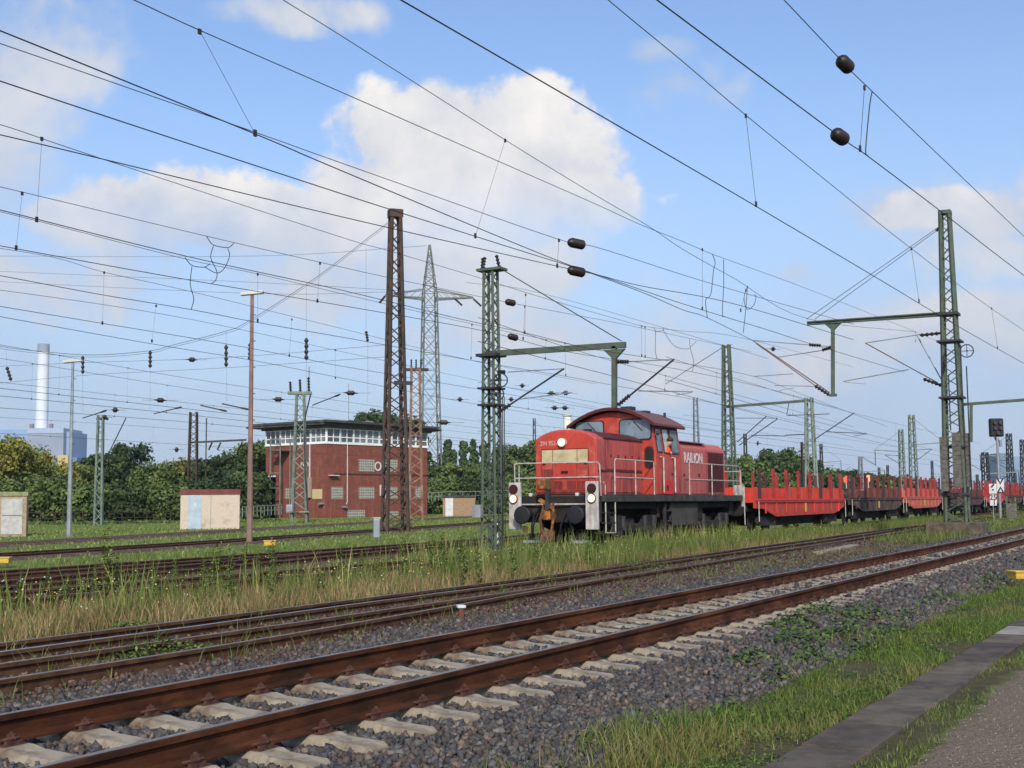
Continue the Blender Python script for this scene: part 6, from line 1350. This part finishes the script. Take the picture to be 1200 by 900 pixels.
# the finer wires of the farther yard tracks
for (c, m, dr) in (([(-80, 446), (0, 455), (200, 477), (400, 499), (600, 520)], [(-80, 395), (0, 404), (200, 440), (400, 470), (600, 500)], [(70, 416), (150, 430), (330, 460)]),
                   ([(-80, 458), (0, 464), (200, 484), (400, 505), (600, 522)], [(-80, 412), (0, 420), (200, 452), (400, 482), (600, 506)], [(38, 426), (196, 452), (366, 477)]),
                   ([(-80, 474), (0, 478), (200, 493), (400, 510), (620, 528)], [(-80, 440), (0, 448), (200, 470), (400, 492), (620, 514)], [(135, 463), (250, 476)]),
                   ([(-80, 506), (0, 508), (200, 520), (420, 534), (600, 543)], [(-80, 485), (0, 489), (200, 502), (420, 520), (600, 534)], [(60, 493), (180, 501), (300, 511)]),
                   ([(560, 400), (700, 436), (860, 478), (1000, 512), (1110, 536)], [(560, 372), (700, 418), (860, 462), (1000, 500)], [(640, 399), (780, 440)]),
                   ([(560, 470), (700, 492), (860, 516), (1000, 534), (1150, 552)], [(560, 448), (700, 472), (860, 502), (1000, 524)], [(620, 458), (760, 483), (900, 508)]),
                   ([(780, 445), (870, 470), (1000, 505), (1150, 540)], [(780, 418), (870, 446), (1000, 484), (1150, 520)], [(840, 437), (930, 464), (1050, 496)]),
                   ([(800, 500), (900, 514), (1050, 534), (1200, 552)], [(800, 486), (900, 500), (1050, 524)], [(850, 493), (960, 509)]),
                   ([(560, 505), (700, 517), (860, 532), (1000, 545)], [(560, 492), (700, 506), (860, 524)], [(650, 501), (750, 511)])):
    NF = globals().get('NF', -1)+1; f = lambda P, x: float(np.interp(x, [p[0] for p in P], [p[1] for p in P]))
    ohl('fine catenary wire pair, %s' % ['just below the white chimney tip, upper of three', 'crossing the middle of the white chimney, second of three', 'crossing the white chimney foot', 'lowest of all, over the left tree tops', 'passing the arm of the green mast beside the locomotive', 'passing right above the locomotive cab roof', 'passing under the arm of the mast behind the locomotive', 'crossing low over the red goods wagons', 'lowest one behind the locomotive cab'][NF], c, m, [((x, f(m, x)), (x-1, f(c, x-1))) for x, _ in dr], zc=6.0, r1=.011, r2=.009, group=g)

# head spans: cross wires from the brown mast to the left, carrying insulators
def span(label, pts, Z0, Z1, drops=(), r=.014, hang=()):
    t = thing('cross_span', label, 'span wire', (0, 0, 0)); x0, x1 = pts[0][0], pts[-1][0]
    q = lambda x, y: far(x, y, Z0+(Z1-Z0)*(x-x0)/(x1-x0))
    MB().tube(smooth([q(*p) for p in pts], 5), r, 4).build('span_cable', M_wire, t, True)
    for (xa, ya, xb, yb) in drops:
        a, b = q(xa, ya), q(xb, yb); MB().tube([a, b], .008, 4).build('suspension_wire', M_wire, t)
    for (xa, ya, xb, yb, rr) in hang:
        a, b = q(xa, ya), q(xb, yb); ins_mb(a, b, rr, 4).build('insulator', M_ins, t, True)
    return t
HS = [(457, 259), (400, 303), (359, 333), (290, 377), (265, 388), (200, 405), (176, 411), (110, 416), (50, 412), (0, 406), (-60, 396)]
span('sagging span cable from the top of the brown mast, black insulators hanging from it', HS, 87, 112, [(359, 333, 359, 396), (265, 388, 265, 404), (429, 290, 429, 388), (176, 411, 176, 480), (97, 438, 97, 482), (265, 430, 266, 470), (359, 422, 359, 480), (7, 409, 8, 428), (431, 398, 431, 470)],
     .02, [(359, 396, 359, 422, .16), (265, 404, 265, 430, .15), (293, 402, 292.5, 422, .15), (176, 411, 176, 431, .15), (97, 417, 97, 438, .15), (429, 388, 431, 400, .12), (8, 430, 13, 446, .16)])
span('thinner span cable running just below the sagging span cable of the brown mast', [(x, y+2.5) for x, y in HS], 87.3, 112.3)
span('upper straight cross wire of the head span, left half of the picture', [(-60, 432), (97, 425), (265, 419), (455, 404)], 110, 87, (), .012)
span('lower straight cross wire of the head span with brown line insulators', [(-60, 455), (97, 440), (265, 431), (455, 418)], 110, 87, (), .012)
def loose_ins(x, y, Z, w_, lab, g='insulator clusters on the far cross wires'):
    c = far(x, y, Z); k = Z/FPX; t = thing('line_insulator', lab, 'insulator', c, math.atan2(RGT[1], RGT[0]), g)
    MB().lathe([(.02, -w_*k*.55), (.07*Z/100, -w_*k*.3), (.19*Z/100, -w_*k*.2), (.19*Z/100, -.02), (.12*Z/100, 0), (.19*Z/100, .02), (.19*Z/100, w_*k*.2), (.07*Z/100, w_*k*.3), (.02, w_*k*.55)], (0, 0, 0), (1, 0, -.05), 8).build('body', M_ins, t, True)
    MB().tube([(-w_*k*1.5, 0, .02), (w_*k*1.5, 0, -.02)], .012*Z/100, 4).build('wire', M_wire, t)
LI = {(225, 421.5): 'double insulator on a cross wire left of the brown lamp post head', (188, 469): 'insulator cluster over the trees, left of the pale hut', (135, 480.5): 'insulator above the thin pale mast at left', (326, 468): 'insulator just left of the pale mast at the signal box', (411, 460.5): 'insulator above the middle of the signal box roof', (520, 495): 'insulator cluster at the right tip of the signal box roof', (207, 527): 'tiny insulator left of the brownish mast, over the trees', (539, 468): 'tiny insulator between pylon and green mast', (123, 489): 'small insulator at the top of the thin pale mast', (646, 461): 'insulator right of the green mast bracket, upper left of four', (663, 460.5): 'insulator right of the green mast bracket, upper right of four', (650, 478): 'insulator above the white flue, lower left of four', (662, 478): 'insulator above the white flue, lower right of four', (612, 452): 'tiny insulator just right of the green mast wheels, upper one', (599, 468): 'tiny insulator just right of the green mast wheels, lower one', (888, 519.5): 'very small insulator above the trees behind the red wagon', (906, 409): 'small insulator under the left tip of the right mast arm'}
for (x, y, Z, w_) in ((225, 421.5, 95, 12), (188, 469, 100, 14), (135, 480.5, 110, 9), (326, 468, 98, 14), (411, 460.5, 95, 16), (520, 495, 120, 16), (207, 527, 130, 6), (539, 468, 120, 7), (123, 489, 110, 6), (646, 461, 60, 9), (663, 460.5, 60, 9), (650, 478, 62, 8), (662, 478, 62, 8), (612, 452, 70, 6), (599, 468, 70, 6), (888, 519.5, 120, 3), (906, 409, 56, 6)):
    loose_ins(x, y, Z, w_, LI[(x, y)])
# slanting pull-off rods seen against the sky on the left
for (x0, y0, x1, y1, Z, lab) in ((97, 490, 125, 481, 105, 'thin slanting pull-off rod above the left trees, under a small insulator'), (180, 485, 213, 477, 105, 'thin slanting pull-off rod above the brownish lattice mast'), (366, 475, 399, 462, 100, 'slanting pull-off rod above the signal box roof'), (235, 475, 266, 482, 90, 'dark tension rod left of the brown lamp post, upper of two'), (260, 473, 292, 480, 88, 'dark tension rod touching the brown lamp post')):
    a = far(x0, y0, Z); b = far(x1, y1, Z); t = thing('pull_off_rod', lab, 'rod', a); MB().tube([(0, 0, 0), b-a], .045, 5).build('rod', M_steel, t); MB().lathe([(.05, 0), (.08, .25), (.08, .45), (.05, .6)], b-a-(b-a)/np.linalg.norm(b-a)*.6, b-a, 6).build('end_insulator', M_ins, t)
# high voltage conductors leaving the pylon
for i, (pts, lab) in enumerate((([(546, 331), (640, 345), (900, 420)], 'thin power line conductor leaving the right crossarm tip of the pylon'), ([(478, 341), (300, 331), (0, 318), (-60, 315)], 'upper thin power line conductor leaving the pylon to the left edge'), ([(500, 288), (300, 300), (0, 300), (-60, 298)], 'earth wire from the pylon top to the left edge'), ([(460, 342), (300, 344), (0, 330), (-60, 326)], 'lower thin power line conductor leaving the pylon to the left edge'))):
    t = thing('power_line', lab, 'power line', (0, 0, 0)); MB().tube(smooth([far(x, y, 230-(x-500)*(.12 if i else -.0)) for x, y in pts]), .03, 4).build('conductor', M_wire, t, True)
E_ = 0

# ------------------------------------------------------------------ hazy air round the whole place
def haze():
    m = bpy.data.materials.new('haze_air'); m.use_nodes = True; t = m.node_tree; t.nodes.clear()
    v = N(t, 'ShaderNodeVolumePrincipled'); setin(v, 'Color', (.86, .91, 1, 1)); setin(v, 'Density', HAZE); setin(v, 'Anisotropy', .2); o = N(t, 'ShaderNodeOutputMaterial'); t.links.new(v.outputs[0], o.inputs['Volume'])
    b = MB().box(-1600, 3100, -1600, 3100, -2, 260).build('haze', m); b['kind'] = 'stuff'
HAZE = .00011
haze()
